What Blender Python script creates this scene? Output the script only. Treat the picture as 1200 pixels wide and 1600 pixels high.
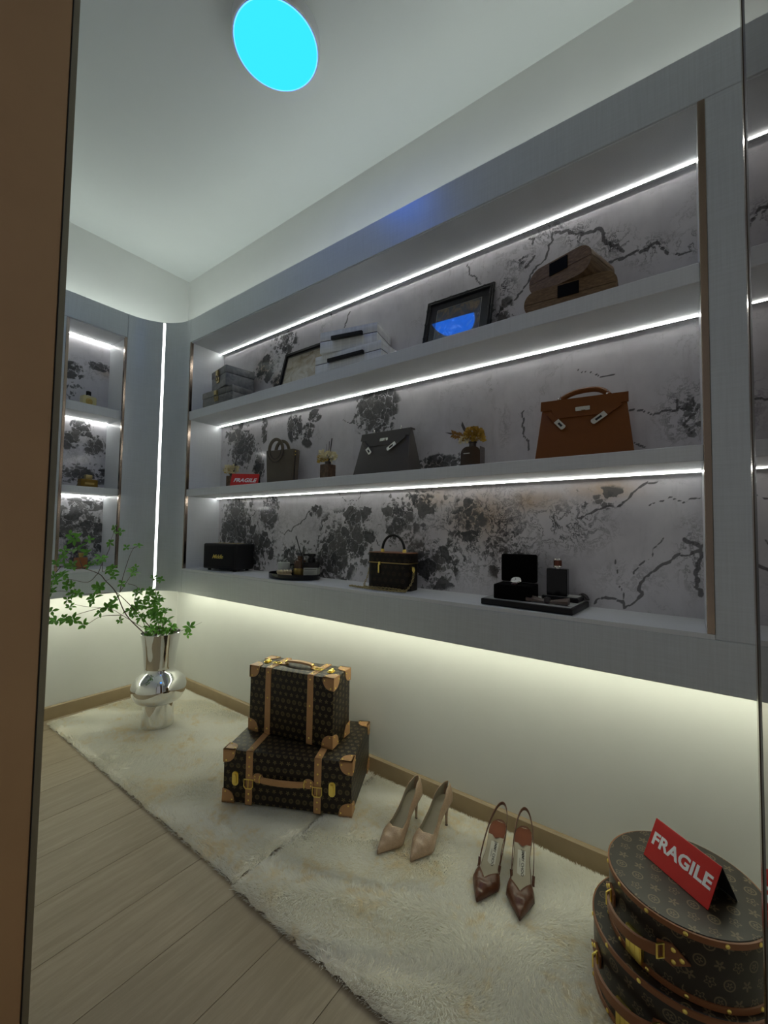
import bpy, bmesh, math, random
from mathutils import Matrix, Vector
PI = math.pi
sc = bpy.context.scene
for o in list(bpy.data.objects):
    bpy.data.objects.remove(o)
COL = sc.collection
# ------------------------------------------------------------------ camera
cd = bpy.data.cameras.new('camera'); cam = bpy.data.objects.new('camera', cd); COL.objects.link(cam)
yaw, pitch, roll = math.radians(53.8615), math.radians(2.5899), math.radians(0.8784)
fw = Vector((math.sin(yaw)*math.cos(pitch), math.cos(yaw)*math.cos(pitch), math.sin(pitch)))
r0 = fw.cross(Vector((0, 0, 1))).normalized(); u0 = r0.cross(fw)
rr = math.cos(roll)*r0 + math.sin(roll)*u0; uu = -math.sin(roll)*r0 + math.cos(roll)*u0
M = Matrix((rr, uu, -fw)).transposed().to_4x4(); M.translation = (-1.5034, -2.8429, 1.0572)
cam.matrix_world = M
cd.sensor_fit = 'HORIZONTAL'; cd.sensor_width = 36.0; cd.lens = 651.79/1200*36.0; cd.clip_start = 0.01
sc.camera = cam
# ------------------------------------------------------------------ world, exposure
w = bpy.data.worlds.new('world'); sc.world = w; w.use_nodes = True
w.node_tree.nodes['Background'].inputs[0].default_value = (0.66, 0.65, 0.64, 1)
w.node_tree.nodes['Background'].inputs[1].default_value = 0.30      # dim hallway behind the doorway
sc.view_settings.view_transform = 'Standard'; sc.view_settings.look = 'None'
sc.view_settings.gamma = 1.0; sc.view_settings.use_curve_mapping = False
sc.view_settings.exposure = 0.0
sc.cycles.max_bounces = 7; sc.cycles.diffuse_bounces = 4; sc.cycles.glossy_bounces = 4
sc.cycles.sample_clamp_indirect = 6.0; sc.cycles.caustics_reflective = False; sc.cycles.caustics_refractive = False
# strength and colour of the LED strips and of the ceiling lamp
SHELF_LED = 29.0; SHELF_COL = (0.99, 1.0, 0.95)
COVE_LED = 16.0; COVE_COL = (0.97, 0.98, 0.76); TOP_LED = 10.5; TOP_COL = (0.93, 1.0, 0.94)
CORNER_LED = 7.0
LAMP_COL = (0.045, 0.85, 4.8)

# ------------------------------------------------------------------ node helpers
class S:
    """a scalar socket with arithmetic"""
    def __init__(s, nt, k): s.nt = nt; s.k = k
    def _m(s, op, *a, clamp=False):
        n = s.nt.nodes.new('ShaderNodeMath'); n.operation = op; n.use_clamp = clamp
        for i, v in enumerate((s,)+a):
            if isinstance(v, S): s.nt.links.new(v.k, n.inputs[i])
            else: n.inputs[i].default_value = v
        return S(s.nt, n.outputs[0])
    def __add__(s, b): return s._m('ADD', b)
    __radd__ = __add__
    def __sub__(s, b): return s._m('SUBTRACT', b)
    def __rsub__(s, b): return (s*-1.0)+b
    def __mul__(s, b): return s._m('MULTIPLY', b)
    __rmul__ = __mul__
    def __truediv__(s, b): return s._m('DIVIDE', b)
    def __lt__(s, b): return s._m('LESS_THAN', b)
    def __gt__(s, b): return s._m('GREATER_THAN', b)
    def f(s, op, *a, **k): return s._m(op, *a, **k)
    def smooth(s, a, b):
        n = s.nt.nodes.new('ShaderNodeMapRange'); n.interpolation_type = 'SMOOTHSTEP'
        s.nt.links.new(s.k, n.inputs[0])
        for i, v in ((1, a), (2, b)):
            if isinstance(v, S): s.nt.links.new(v.k, n.inputs[i])
            else: n.inputs[i].default_value = v
        return S(s.nt, n.outputs[0])

def new_mat(name, col=(.5, .5, .5), rough=.5, metal=0., spec=.5, **kw):
    m = bpy.data.materials.new(name); m.use_nodes = True
    b = m.node_tree.nodes['Principled BSDF']
    b.inputs['Base Color'].default_value = (*col, 1); b.inputs['Roughness'].default_value = rough
    b.inputs['Metallic'].default_value = metal; b.inputs['Specular IOR Level'].default_value = spec
    for k, v in kw.items():
        b.inputs[k.replace('_', ' ')].default_value = v
    return m, m.node_tree, b
def node(nt, typ, **kw):
    n = nt.nodes.new(typ)
    for k, v in kw.items(): setattr(n, k, v)
    return n
def coord(nt, out='Object', scale=(1, 1, 1), rot=(0, 0, 0)):
    t = node(nt, 'ShaderNodeTexCoord'); mp = node(nt, 'ShaderNodeMapping')
    mp.inputs['Scale'].default_value = scale; mp.inputs['Rotation'].default_value = rot
    nt.links.new(t.outputs[out], mp.inputs[0]); return mp.outputs[0]
def noise(nt, vec, scale, detail=3, rough=.5, dist=0.):
    n = node(nt, 'ShaderNodeTexNoise'); n.inputs['Scale'].default_value = scale; n.inputs['Detail'].default_value = detail
    n.inputs['Roughness'].default_value = rough; n.inputs['Distortion'].default_value = dist
    if vec is not None: nt.links.new(vec, n.inputs['Vector'])
    return n
def mix(nt, fac, a, b):
    n = node(nt, 'ShaderNodeMix', data_type='RGBA')
    if isinstance(fac, S): fac = fac.k
    if isinstance(fac, (int, float)): n.inputs[0].default_value = fac
    else: nt.links.new(fac, n.inputs[0])
    for i, v in ((6, a), (7, b)):
        if isinstance(v, tuple): n.inputs[i].default_value = (*v, 1)
        else: nt.links.new(v, n.inputs[i])
    return n.outputs[2]
def bump(nt, b, h, strength=.2, dist=.001):
    n = node(nt, 'ShaderNodeBump'); n.inputs['Strength'].default_value = strength; n.inputs['Distance'].default_value = dist
    nt.links.new(h.k if isinstance(h, S) else h, n.inputs['Height']); nt.links.new(n.outputs[0], b.inputs['Normal'])
def plain(name, col, rough=.5, metal=0., spec=.5, var=.12, vs=30., bs=0., bscale=200., **kw):
    """one colour with slight noise variation and optional fine bump"""
    m, nt, b = new_mat(name, col, rough, metal, spec, **kw)
    c = coord(nt)
    n = noise(nt, c, vs, 4)
    lo = tuple(x*(1-var) for x in col); hi = tuple(min(1, x*(1+var)) for x in col)
    nt.links.new(mix(nt, n.outputs[0], lo, hi), b.inputs['Base Color'])
    if bs: bump(nt, b, noise(nt, c, bscale, 2).outputs[0], bs)
    return m
def emit(name, col, strength):
    m = bpy.data.materials.new(name); m.use_nodes = True; nt = m.node_tree
    nt.nodes.remove(nt.nodes['Principled BSDF'])
    e = node(nt, 'ShaderNodeEmission'); e.inputs[0].default_value = (*col, 1); e.inputs[1].default_value = strength
    nt.links.new(e.outputs[0], nt.nodes['Material Output'].inputs[0]); return m

def linen(name, col, rough, amt, scale=700., spec=.5, coat=0.):
    m, nt, b = new_mat(name, col, rough, 0, spec, Coat_Weight=coat, Coat_Roughness=.34, Coat_IOR=1.7)
    a = noise(nt, coord(nt, scale=(.06, 1, 1)), scale*.5, 2).outputs[0]
    h1 = S(nt, noise(nt, coord(nt, scale=(1, 1, .03)), scale*.4, 2).outputs[0])
    h2 = S(nt, noise(nt, coord(nt, scale=(.03, .03, 1)), scale*.4, 2).outputs[0])
    v = (h1+h2)*.5
    lo = tuple(x*(1-amt) for x in col); hi = tuple(min(1, x*(1+amt)) for x in col)
    nt.links.new(mix(nt, v.smooth(.3, .7), lo, hi), b.inputs['Base Color'])
    bump(nt, b, v, .25, .0006)
    return m
def marble():
    m, nt, b = new_mat('marble', (.6, .6, .6), .10, 0, .5)
    at = node(nt, 'ShaderNodeAttribute', attribute_name='vein_map')
    sep = node(nt, 'ShaderNodeSeparateColor'); nt.links.new(at.outputs['Color'], sep.inputs[0])
    dn, vn, rn = (S(nt, sep.outputs[i]) for i in range(3)); ck = S(nt, at.outputs['Alpha'])
    c = coord(nt)
    def warp(scale, amt, det):
        wn = noise(nt, c, scale, det, .6); wp = node(nt, 'ShaderNodeVectorMath', operation='MULTIPLY_ADD')
        nt.links.new(wn.outputs['Color'], wp.inputs[0]); wp.inputs[1].default_value = (amt,)*3; nt.links.new(c, wp.inputs[2]); return wp.outputs[0]
    wc = warp(11., .13, 5); wf = warp(40., .035, 4)
    def vor(scale, feat, vec):
        v = node(nt, 'ShaderNodeTexVoronoi', feature=feat); v.inputs['Scale'].default_value = scale
        nt.links.new(vec, v.inputs['Vector']); return v
    def cells(scale, vec):
        v = vor(scale, 'F1', vec); e = S(nt, vor(scale, 'DISTANCE_TO_EDGE', vec).outputs['Distance'])
        sc_ = node(nt, 'ShaderNodeSeparateColor'); nt.links.new(v.outputs['Color'], sc_.inputs[0])
        return S(nt, sc_.outputs[0]), S(nt, sc_.outputs[1]), e
    big = S(nt, noise(nt, wf, 13., 6, .68).outputs[0])
    fine = S(nt, noise(nt, wf, 45., 5, .7).outputs[0])
    r1, sh1, e1 = cells(19., wc); r2, sh2, e2 = cells(58., wf)
    lvl = dn*1.15+(big-.5)*1.5*dn+(fine-.5)*.5*dn
    flake = (lvl-.40-(r1-.5)*.62).smooth(.0, .10)*(e1+(fine-.5)*.05).smooth(.008, .05)
    flake2 = (lvl-.34-(r2-.35)*.75).smooth(.0, .10)*e2.smooth(.01, .10)
    cr2 = S(nt, noise(nt, wc, 15., 5, .6, 1.2).outputs[0])-.5
    vein2 = ((1.0-cr2.f('ABSOLUTE').smooth(.004, .05))*(vn*1.5-.35).f('MAXIMUM', 0.0)*(fine*1.7)).f('MINIMUM', 1.0)
    cr = S(nt, noise(nt, wc, 5., 6, .6, .6).outputs[0])-.5
    vein = (1.0-cr.f('ABSOLUTE').smooth(.001, .010))*S(nt, noise(nt, c, 5., 2).outputs[0]).smooth(.45, .62)*.30
    crack = (ck*1.3-(1.0-fine)*.8).smooth(.08, .42)
    cloud = S(nt, noise(nt, c, 3.5, 5, .6).outputs[0])
    base = mix(nt, cloud.smooth(.3, .75), (.56, .545, .58), (.74, .72, .745))
    sm = noise(nt, coord(nt, scale=(1, 1, .2), rot=(.5, 0, 0)), 24., 6, .7).outputs[0]
    base = mix(nt, S(nt, sm).smooth(.5, .8)*.4, base, (.38, .36, .38))
    rust = (rn*big*1.9).f('MINIMUM', 1.0)
    base = mix(nt, rust*.75, base, (.42, .25, .08))
    col = mix(nt, vein, base, (.20, .19, .20))
    col = mix(nt, vein2, col, (.045, .045, .05))
    fcol = mix(nt, (sh1*.6+fine*.6-.1), (.028, .030, .034), (.13, .128, .122))
    col = mix(nt, flake2*.8, col, fcol)
    col = mix(nt, flake*.92, col, fcol)
    col = mix(nt, crack*.82, col, (.05, .048, .05))
    nt.links.new(col, b.inputs['Base Color'])
    return m
def monogram(name, base, ink, cell, rough=.4, mode=0, spec=.5):
    """flat print: rows of five-point stars, ringed stars and small flowers; needs UVs in metres"""
    m, nt, b = new_mat(name, base, rough, 0, spec)
    uv = node(nt, 'ShaderNodeUVMap'); sp = node(nt, 'ShaderNodeSeparateXYZ'); nt.links.new(uv.outputs[0], sp.inputs[0])
    U = S(nt, sp.outputs[0])/cell; V = S(nt, sp.outputs[1])/cell
    row = V.f('FLOOR'); U = U+row.f('MODULO', 2.0).f('ABSOLUTE')*.5
    ci = U.f('FLOOR')
    a = U-ci-.5; q = V-row-.5
    r = (a*a+q*q).f('SQRT'); th = q.f('ARCTAN2', a)
    c5 = (th*5.0+1.57).f('COSINE')
    star = r < (c5*.11+.20)
    hole = r > .05
    ring = ((r-.29).f('ABSOLUTE') < .04)
    small = r < (c5*.06+.13)
    flower = ((r-(c5*.07+.22)).f('ABSOLUTE') < .035).f('MAXIMUM', r < .07)
    k = (row+ci*2.0).f('FLOORED_MODULO', 3.0) if mode else (row).f('FLOORED_MODULO', 2.0)
    if mode:
        s0 = k < .5; s2 = k > 1.5; s1 = (1.0-s0)*(1.0-s2)
        msk = star*hole*s0+ring.f('MAXIMUM', small*hole)*s1+flower*s2
    else:
        disc = (r < .345)*(1.0-small*hole*.9)
        msk = star*hole*(1.0-k)+disc*k*.62
    wear = S(nt, noise(nt, coord(nt), 60., 3).outputs[0])*.5+.7
    nt.links.new(mix(nt, (msk*wear).f('MINIMUM', 1.0), base, ink), b.inputs['Base Color'])
    bump(nt, b, noise(nt, coord(nt), 900., 2).outputs[0], .15, .0004)
    return m
def swirl(name, cols, scale, rough=.5, coat=0., coat_ior=1.5, seed=0.):
    m, nt, b = new_mat(name, cols[0], rough)
    c = coord(nt); mp = node(nt, 'ShaderNodeMapping'); nt.links.new(c, mp.inputs[0]); mp.inputs['Location'].default_value = (seed, seed, seed)
    n = noise(nt, mp.outputs[0], scale, 6, .62, 1.6)
    cr = node(nt, 'ShaderNodeValToRGB'); nt.links.new(n.outputs[0], cr.inputs[0])
    el = cr.color_ramp.elements
    while len(el) < len(cols): el.new(.5)
    for i, cc in enumerate(cols):
        el[i].position = .28+.46*i/(len(cols)-1); el[i].color = (*cc, 1)
    nt.links.new(cr.outputs[0], b.inputs['Base Color'])
    b.inputs['Coat Weight'].default_value = coat; b.inputs['Coat Roughness'].default_value = 0.0; b.inputs['Coat IOR'].default_value = coat_ior
    return m
def wood(name, c1, c2, rough=.45):
    m, nt, b = new_mat(name, c1, rough)
    oi = node(nt, 'ShaderNodeObjectInfo'); c = coord(nt, 'Object', (1.2, 14, 14))
    ad = node(nt, 'ShaderNodeVectorMath', operation='ADD'); nt.links.new(c, ad.inputs[0])
    cm = node(nt, 'ShaderNodeCombineXYZ')
    rn = S(nt, oi.outputs['Random'])
    for i in range(3): nt.links.new((rn*(37.+11*i)).k, cm.inputs[i])
    nt.links.new(cm.outputs[0], ad.inputs[1])
    n = S(nt, noise(nt, ad.outputs[0], 3., 6, .62, .8).outputs[0])
    n2 = S(nt, noise(nt, ad.outputs[0], 26., 3, .6).outputs[0])
    v = (n*.75+n2*.25+(rn-.5)*.16).smooth(.3, .72)
    nt.links.new(mix(nt, v, c1, c2), b.inputs['Base Color'])
    bump(nt, b, n2, .12, .0008)
    return m

def hide():
    m, nt, b = new_mat('tan_cowhide', (.2, .12, .05), .55)
    n = S(nt, noise(nt, coord(nt, scale=(1, .3, 5), rot=(0, .6, 0)), 60., 5, .7).outputs[0])
    nt.links.new(mix(nt, n.smooth(.3, .7), (.115, .064, .026), (.235, .145, .068)), b.inputs['Base Color']); bump(nt, b, n, .3, .001)
    return m
def fur():
    m = bpy.data.materials.new('rug_pile'); m.use_nodes = True; nt = m.node_tree; nt.nodes.remove(nt.nodes['Principled BSDF'])
    n = S(nt, noise(nt, coord(nt), 5., 4, .6).outputs[0]); n2 = S(nt, noise(nt, coord(nt), 40., 3, .6).outputs[0])
    c = mix(nt, (n*.7+n2*.3).smooth(.50, .66), (.95, .935, .87), (.90, .80, .60))
    d = node(nt, 'ShaderNodeBsdfDiffuse'); t = node(nt, 'ShaderNodeBsdfTranslucent'); x = node(nt, 'ShaderNodeMixShader'); x.inputs[0].default_value = .42
    nt.links.new(c, d.inputs[0]); nt.links.new(c, t.inputs[0]); nt.links.new(d.outputs[0], x.inputs[1]); nt.links.new(t.outputs[0], x.inputs[2])
    nt.links.new(x.outputs[0], nt.nodes['Material Output'].inputs[0]); return m
MAT = dict(
    paint=plain('wall_paint', (.76, .77, .74), .62, var=.03, vs=8, bs=.15, bscale=420),
    ceil=plain('ceiling_paint', (.76, .79, .77), .75, var=.02, vs=5),
    linen=linen('linen_panel', (.52, .565, .595), .36, .06, spec=.8, coat=1.),
    shelf=linen('shelf_laminate', (.68, .705, .73), .36, .04),
    marble=marble(),
    bronze=plain('bronze_metal', (.36, .285, .225), .2, 1., var=.05),
    mirror=plain('bronze_mirror', (.27, .215, .185), .02, 1., var=.02),
    doorskin=plain('bronze_door', (.52, .325, .180), .42, .35, var=.10, vs=6, bs=.05, bscale=300),
    edge=plain('satin_edge', (.30, .27, .21), .35, .7, var=.05),
    black=plain('black_gap', (.008, .008, .01), .5, var=.2),
    oak=plain('baseboard_oak', (.40, .305, .185), .45, var=.10, vs=20),
    plank=wood('oak_plank', (.28, .222, .148), (.385, .31, .215)),
    led=emit('led_white', SHELF_COL, SHELF_LED), cove=emit('led_cove', COVE_COL, COVE_LED), covetop=emit('led_cove_top', TOP_COL, TOP_LED), cled=emit('led_corner', SHELF_COL, CORNER_LED),
    lampface=emit('lamp_blue', LAMP_COL, 1.0), lamprim=emit('lamp_rim', (.25, 1.0, 4.2), 1.0),
    lampbody=plain('lamp_body', (.78, .80, .80), .5, var=.02),
    pile=fur(),
    rugback=plain('rug_back', (.88, .84, .72), .9, spec=.1, var=.10, vs=9),
    chrome=plain('chrome', (.80, .80, .80), .035, 1., var=.01),
    leaf=plain('leaf_green', (.13, .36, .035), .42, var=.35, vs=18), twig=plain('twig_brown', (.075, .045, .03), .6, var=.3),
    mono=monogram('monogram_brown', (.016, .0105, .007), (.155, .118, .055), .0265, .42, 0, .3),
    mono2=monogram('monogram_hat', (.020, .014, .010), (.13, .098, .056), .033, .33, 1, .4),
    mono3=monogram('monogram_bag', (.010, .0068, .0045), (.045, .032, .016), .026, .42, 1, .25),
    tan=plain('tan_leather', (.50, .27, .115), .45, var=.12, vs=40, bs=.1), tan2=plain('brown_leather', (.23, .085, .030), .45, var=.15, vs=40, bs=.1),
    gold=plain('polished_gold', (1.0, .76, .20), .28, 1., var=.05), silver=plain('silver_metal', (.75, .73, .68), .22, 1., var=.03),
    red=plain('sign_red', (.55, .006, .004), .4, var=.05), white=plain('lettering_white', (.85, .86, .88), .5, var=.02), signback=plain('sign_back', (.03, .03, .032), .4),
    pump=plain('nude_snakeskin', (.42, .295, .20), .30, var=.25, vs=160, bs=.5, bscale=260), lining=plain('shoe_lining', (.40, .355, .26), .5, var=.08),
    sling=plain('dark_brown_croc', (.105, .038, .018), .3, var=.35, vs=120, bs=.5, bscale=220), rustpad=plain('rust_suede', (.155, .042, .014), .8, var=.2),
    labelpatch=plain('label_patch', (.60, .585, .50), .5, var=.04), ink=plain('label_ink', (.05, .045, .04), .6),
    blackm=plain('black_vinyl', (.008, .008, .009), .42, spec=.25, var=.25, bs=.2, bscale=500), grille=plain('speaker_cloth', (.016, .016, .018), .8, spec=.15, var=.5, vs=400, bs=.4, bscale=700),
    blackgloss=plain('black_gloss', (.006, .006, .007), .18, spec=.3, var=.1), velvet=plain('black_velvet', (.004, .004, .004), .9, spec=.05, var=.3),
    tote=plain('taupe_leather', (.105, .083, .055), .42, var=.08, vs=60, bs=.12), greyl=plain('grey_leather', (.085, .074, .064), .45, var=.08, vs=60, bs=.15),
    cognac=plain('cognac_leather', (.20, .064, .011), .5, spec=.3, var=.06, vs=60, bs=.12),
    stone=swirl('shagreen_grey', ((.10, .105, .11), (.17, .175, .175), (.27, .27, .255)), 26., .4), stone2=swirl('shagreen_grey_dark', ((.09, .09, .088), (.15, .15, .14), (.22, .22, .20)), 26., .4, seed=3.),
    whiteh=linen('white_herringbone', (.76, .77, .76), .45, .14, 260.), brass=plain('aged_brass', (.42, .34, .16), .32, 1., var=.2),
    rattan=hide(), blacklabel=plain('black_label', (.006, .006, .007), .7, spec=.1),
    glassbrown=plain('brown_glass', (.045, .026, .016), .1, var=.2, Coat_Weight=.5), woodbrown=swirl('brown_marble_glass', ((.05, .03, .018), (.11, .062, .032), (.17, .10, .055)), 30., .2, seed=5.),
    petal=plain('cream_petal', (.85, .74, .48), .8, var=.25, vs=60), petaly=plain('yellow_petal', (.55, .36, .06), .8, var=.35, vs=60), petalo=plain('ochre_leaf', (.30, .15, .03), .7, var=.4, vs=50),
    greyleaf=plain('grey_leaf', (.09, .085, .09), .7, var=.2),
    art1=swirl('art_sand', ((.16, .12, .07), (.36, .30, .20), (.50, .45, .36), (.62, .60, .54)), 14., .5, 1., 1.5, 1.), art2=swirl('art_gold_navy', ((.50, .53, .46), (.05, .06, .085), (.02, .024, .035), (.16, .11, .04), (.40, .29, .11)), 11., .5, 1., 1.9, 8.),
    mat2=plain('black_mount', (.012, .012, .014), .6, spec=.2, Coat_Weight=1., Coat_Roughness=0., Coat_IOR=1.5), matl=plain('mount_line', (.30, .29, .25), .5), mat1=plain('brown_mount', (.06, .05, .04), .5),
    framek=plain('black_frame', (.005, .005, .006), .5, spec=.2, var=.3),
    candle=plain('cream_candle', (.70, .58, .36), .5, var=.06, Subsurface_Weight=.2, Subsurface_Radius=(.01, .006, .003)), ceramic=plain('pale_ceramic', (.42, .45, .42), .35, var=.08), amber=plain('amber_glass', (.10, .05, .025), .12, var=.2),
    labelw=plain('paper_label', (.50, .52, .46), .6, var=.03), labelgold=plain('gold_label', (.45, .33, .10), .4, .6),
    zip=plain('zip_gold', (.45, .33, .13), .3, 1., var=.2),
    juice=plain('perfume_juice', (.62, .56, .30), .08, var=.06, Coat_Weight=.6), juice2=plain('perfume_gold', (.30, .18, .03), .15, .5, var=.3, vs=60), juice3=plain('perfume_orange', (.34, .12, .035), .12, var=.2, Coat_Weight=.6),
    trayfelt=plain('tray_lining', (.40, .41, .40), .6, var=.05), taupe=plain('taupe_satin', (.095, .066, .055), .35, var=.2, vs=40), dark=plain('dark_satin', (.02, .016, .018), .35),
    dial=plain('watch_dial', (.75, .77, .76), .25, var=.02), maroon=plain('watch_strap', (.035, .006, .010), .5), copper=plain('cap_copper', (.16, .055, .035), .25, .7),
)
# ------------------------------------------------------------------ mesh helpers
def B(): return bmesh.new()
def T(x=0, y=0, z=0, rx=0, ry=0, rz=0):
    return Matrix.Translation((x, y, z)) @ Matrix.Rotation(rz, 4, 'Z') @ Matrix.Rotation(ry, 4, 'Y') @ Matrix.Rotation(rx, 4, 'X')
I4 = Matrix.Identity(4)
def poly(bm, vs, fs, m=I4):
    bv = [bm.verts.new(m @ Vector(v)) for v in vs]
    for f in fs:
        try: bm.faces.new([bv[i] for i in f])
        except ValueError: pass
    return bv
CUBE = [(0, 3, 2, 1), (4, 5, 6, 7), (0, 1, 5, 4), (1, 2, 6, 5), (2, 3, 7, 6), (3, 0, 4, 7)]
def hexa(bm, v8, m=I4): return poly(bm, v8, CUBE, m)
def box(bm, x0, x1, y0, y1, z0, z1, m=I4):
    return hexa(bm, [(x0, y0, z0), (x1, y0, z0), (x1, y1, z0), (x0, y1, z0), (x0, y0, z1), (x1, y0, z1), (x1, y1, z1), (x0, y1, z1)], m)
def taper(bm, w0, d0, w1, d1, h, m=I4, z0=0.):
    a, b, c, d = w0/2, d0/2, w1/2, d1/2
    return hexa(bm, [(-a, -b, z0), (a, -b, z0), (a, b, z0), (-a, b, z0), (-c, -d, z0+h), (c, -d, z0+h), (c, d, z0+h), (-c, d, z0+h)], m)
def bev(bm, off, seg=2, verts=None):
    bmesh.ops.bevel(bm, geom=list(bm.edges), offset=off, offset_type='OFFSET', segments=seg, profile=.5, affect='EDGES', clamp_overlap=True)
    return bm
def rbox(x0, x1, y0, y1, z0, z1, r, seg=2, into=None, m=I4):
    t = B(); box(t, x0, x1, y0, y1, z0, z1, m); bev(t, r, seg)
    if into is None: return t
    merge(into, t); return into
def merge(dst, src, m=I4):
    me = bpy.data.meshes.new('tmp'); src.to_mesh(me); src.free(); me.transform(m); dst.from_mesh(me); bpy.data.meshes.remove(me)
def lathe(bm, prof, n=32, m=I4, sx=1., sy=1., cap=True):
    rings = []
    for r, z in prof:
        rings.append([bm.verts.new(m @ Vector((r*sx*math.cos(2*PI*i/n), r*sy*math.sin(2*PI*i/n), z))) for i in range(n)])
    for a, b in zip(rings, rings[1:]):
        for i in range(n): bm.faces.new((a[i], a[(i+1) % n], b[(i+1) % n], b[i]))
    if cap:
        bm.faces.new(rings[0][::-1]); bm.faces.new(rings[-1])
def cyl(bm, r, z0, z1, n=24, m=I4, r2=None): lathe(bm, [(r, z0), (r if r2 is None else r2, z1)], n, m)
def tube(bm, pts, r, n=8, m=I4, closed=False, flat=1.):
    pts = [Vector(p) for p in pts]; N = len(pts); rings = []
    rs = r if isinstance(r, (list, tuple)) else [r]*N
    prev = None
    for i, p in enumerate(pts):
        if closed: d = pts[(i+1) % N]-pts[i-1]
        else: d = pts[min(i+1, N-1)]-pts[max(i-1, 0)]
        d.normalize()
        if prev is None:
            a = Vector((0, 0, 1)) if abs(d.z) < .9 else Vector((1, 0, 0))
            s = d.cross(a).normalized()
        else:
            s = (prev-d*prev.dot(d)).normalized()
        prev = s; t = d.cross(s)
        rings.append([bm.verts.new(m @ (p+rs[i]*(math.cos(2*PI*k/n)*s+flat*math.sin(2*PI*k/n)*t))) for k in range(n)])
    for i in range(N if closed else N-1):
        a, b = rings[i], rings[(i+1) % N]
        for k in range(n): bm.faces.new((a[k], a[(k+1) % n], b[(k+1) % n], b[k]))
    if not closed:
        bm.faces.new(rings[0][::-1]); bm.faces.new(rings[-1])
def prism(bm, pts, z0, z1, m=I4):
    n = len(pts)
    vs = [(x, y, z0) for x, y in pts]+[(x, y, z1) for x, y in pts]
    fs = [tuple(range(n))[::-1], tuple(range(n, 2*n))]+[(i, (i+1) % n, n+(i+1) % n, n+i) for i in range(n)]
    return poly(bm, vs, fs, m)
UPX = Matrix(((1, 0, 0, 0), (0, 0, -1, 0), (0, 1, 0, 0), (0, 0, 0, 1)))   # drawing plane xy -> xz, thickness z -> -y (towards the front)
def rrect(x0, x1, y0, y1, r, n=6):
    out = []
    for cx, cy, a0 in ((x1-r, y0+r, -PI/2), (x1-r, y1-r, 0), (x0+r, y1-r, PI/2), (x0+r, y0+r, PI)):
        for i in range(n+1):
            a = a0+PI/2*i/n; out.append((cx+r*math.cos(a), cy+r*math.sin(a)))
    return out
def smoothed(pts, k=6):
    """Catmull-Rom through 3-D points"""
    P = [Vector(p) for p in pts]; P = [2*P[0]-P[1]]+P+[2*P[-1]-P[-2]]; out = []
    for i in range(1, len(P)-2):
        for j in range(k):
            t = j/k
            out.append(.5*((2*P[i])+(P[i+1]-P[i-1])*t+(2*P[i-1]-5*P[i]+4*P[i+1]-P[i+2])*t*t+(3*P[i]-P[i-1]-3*P[i+1]+P[i+2])*t**3))
    out.append(P[-2]); return out
def add_uv(me, mode):
    uvl = me.uv_layers.new(name='UVMap')
    for p in me.polygons:
        n = p.normal
        for li in p.loop_indices:
            v = me.vertices[me.loops[li].vertex_index].co
            if mode == 'cyl' and abs(n.z) < .7:
                a = math.atan2(v.y, v.x)
                if abs(a-math.atan2(p.center.y, p.center.x)) > PI: a += 2*PI if a < 0 else -2*PI
                uvl.data[li].uv = (a*.15, v.z)
            elif abs(n.z) >= max(abs(n.x), abs(n.y)): uvl.data[li].uv = (v.x+.005, v.y)
            elif abs(n.y) >= abs(n.x): uvl.data[li].uv = (v.x+.005, v.z)
            else: uvl.data[li].uv = (v.y, v.z)
def mesh_of(bm, mat, smooth=35, uv=None):
    bmesh.ops.recalc_face_normals(bm, faces=list(bm.faces))
    me = bpy.data.meshes.new('mesh'); bm.to_mesh(me); bm.free()
    me.materials.append(MAT[mat] if isinstance(mat, str) else mat)
    if smooth:
        me.shade_smooth()
        me.set_sharp_from_angle(angle=math.radians(smooth))
    if uv: add_uv(me, uv)
    return me
def link(name, data, parent=None, m=None):
    o = bpy.data.objects.new(name, data); COL.objects.link(o); o.parent = parent
    if data is not None: data.name = name
    if m is not None: o.matrix_local = m
    return o
def part(name, bm, mat, parent=None, m=None, smooth=35, uv=None, label=None):
    o = link(name, mesh_of(bm, mat, smooth, uv), parent, m)
    if label: o['label'] = label
    return o
def thing(name, label, cat, m=None, group=None):
    o = link(name, None, None, m); o.empty_display_size = .05
    return tag(o, label, cat, group)
def tag(o, label, cat, group=None):
    o['label'] = label; o['category'] = cat
    if group: o['group'] = group
    return o
def struct(name, bm, mat, label=None, smooth=35):
    o = part(name, bm, mat, smooth=smooth); o['kind'] = 'structure'
    if label: o['label'] = label
    return o
def letters(name, txt, size, mat, parent, m, bold=0., shear=0., depth=.0006, spacing=1.):
    cu = bpy.data.curves.new('txt', 'FONT'); cu.body = txt; cu.size = size; cu.offset = bold; cu.shear = shear
    cu.extrude = depth; cu.align_x = 'CENTER'; cu.align_y = 'CENTER'; cu.space_character = spacing; cu.resolution_u = 3
    t = bpy.data.objects.new('txt', cu); COL.objects.link(t)
    dg = bpy.context.evaluated_depsgraph_get(); me = bpy.data.meshes.new_from_object(t.evaluated_get(dg))
    bpy.data.objects.remove(t); bpy.data.curves.remove(cu)
    me.materials.clear(); me.materials.append(MAT[mat])
    return link(name, me, parent, m)
WALL = -PI/2      # turns a thing's front (-y) towards the room (-x) for things on the long shelf wall
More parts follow.
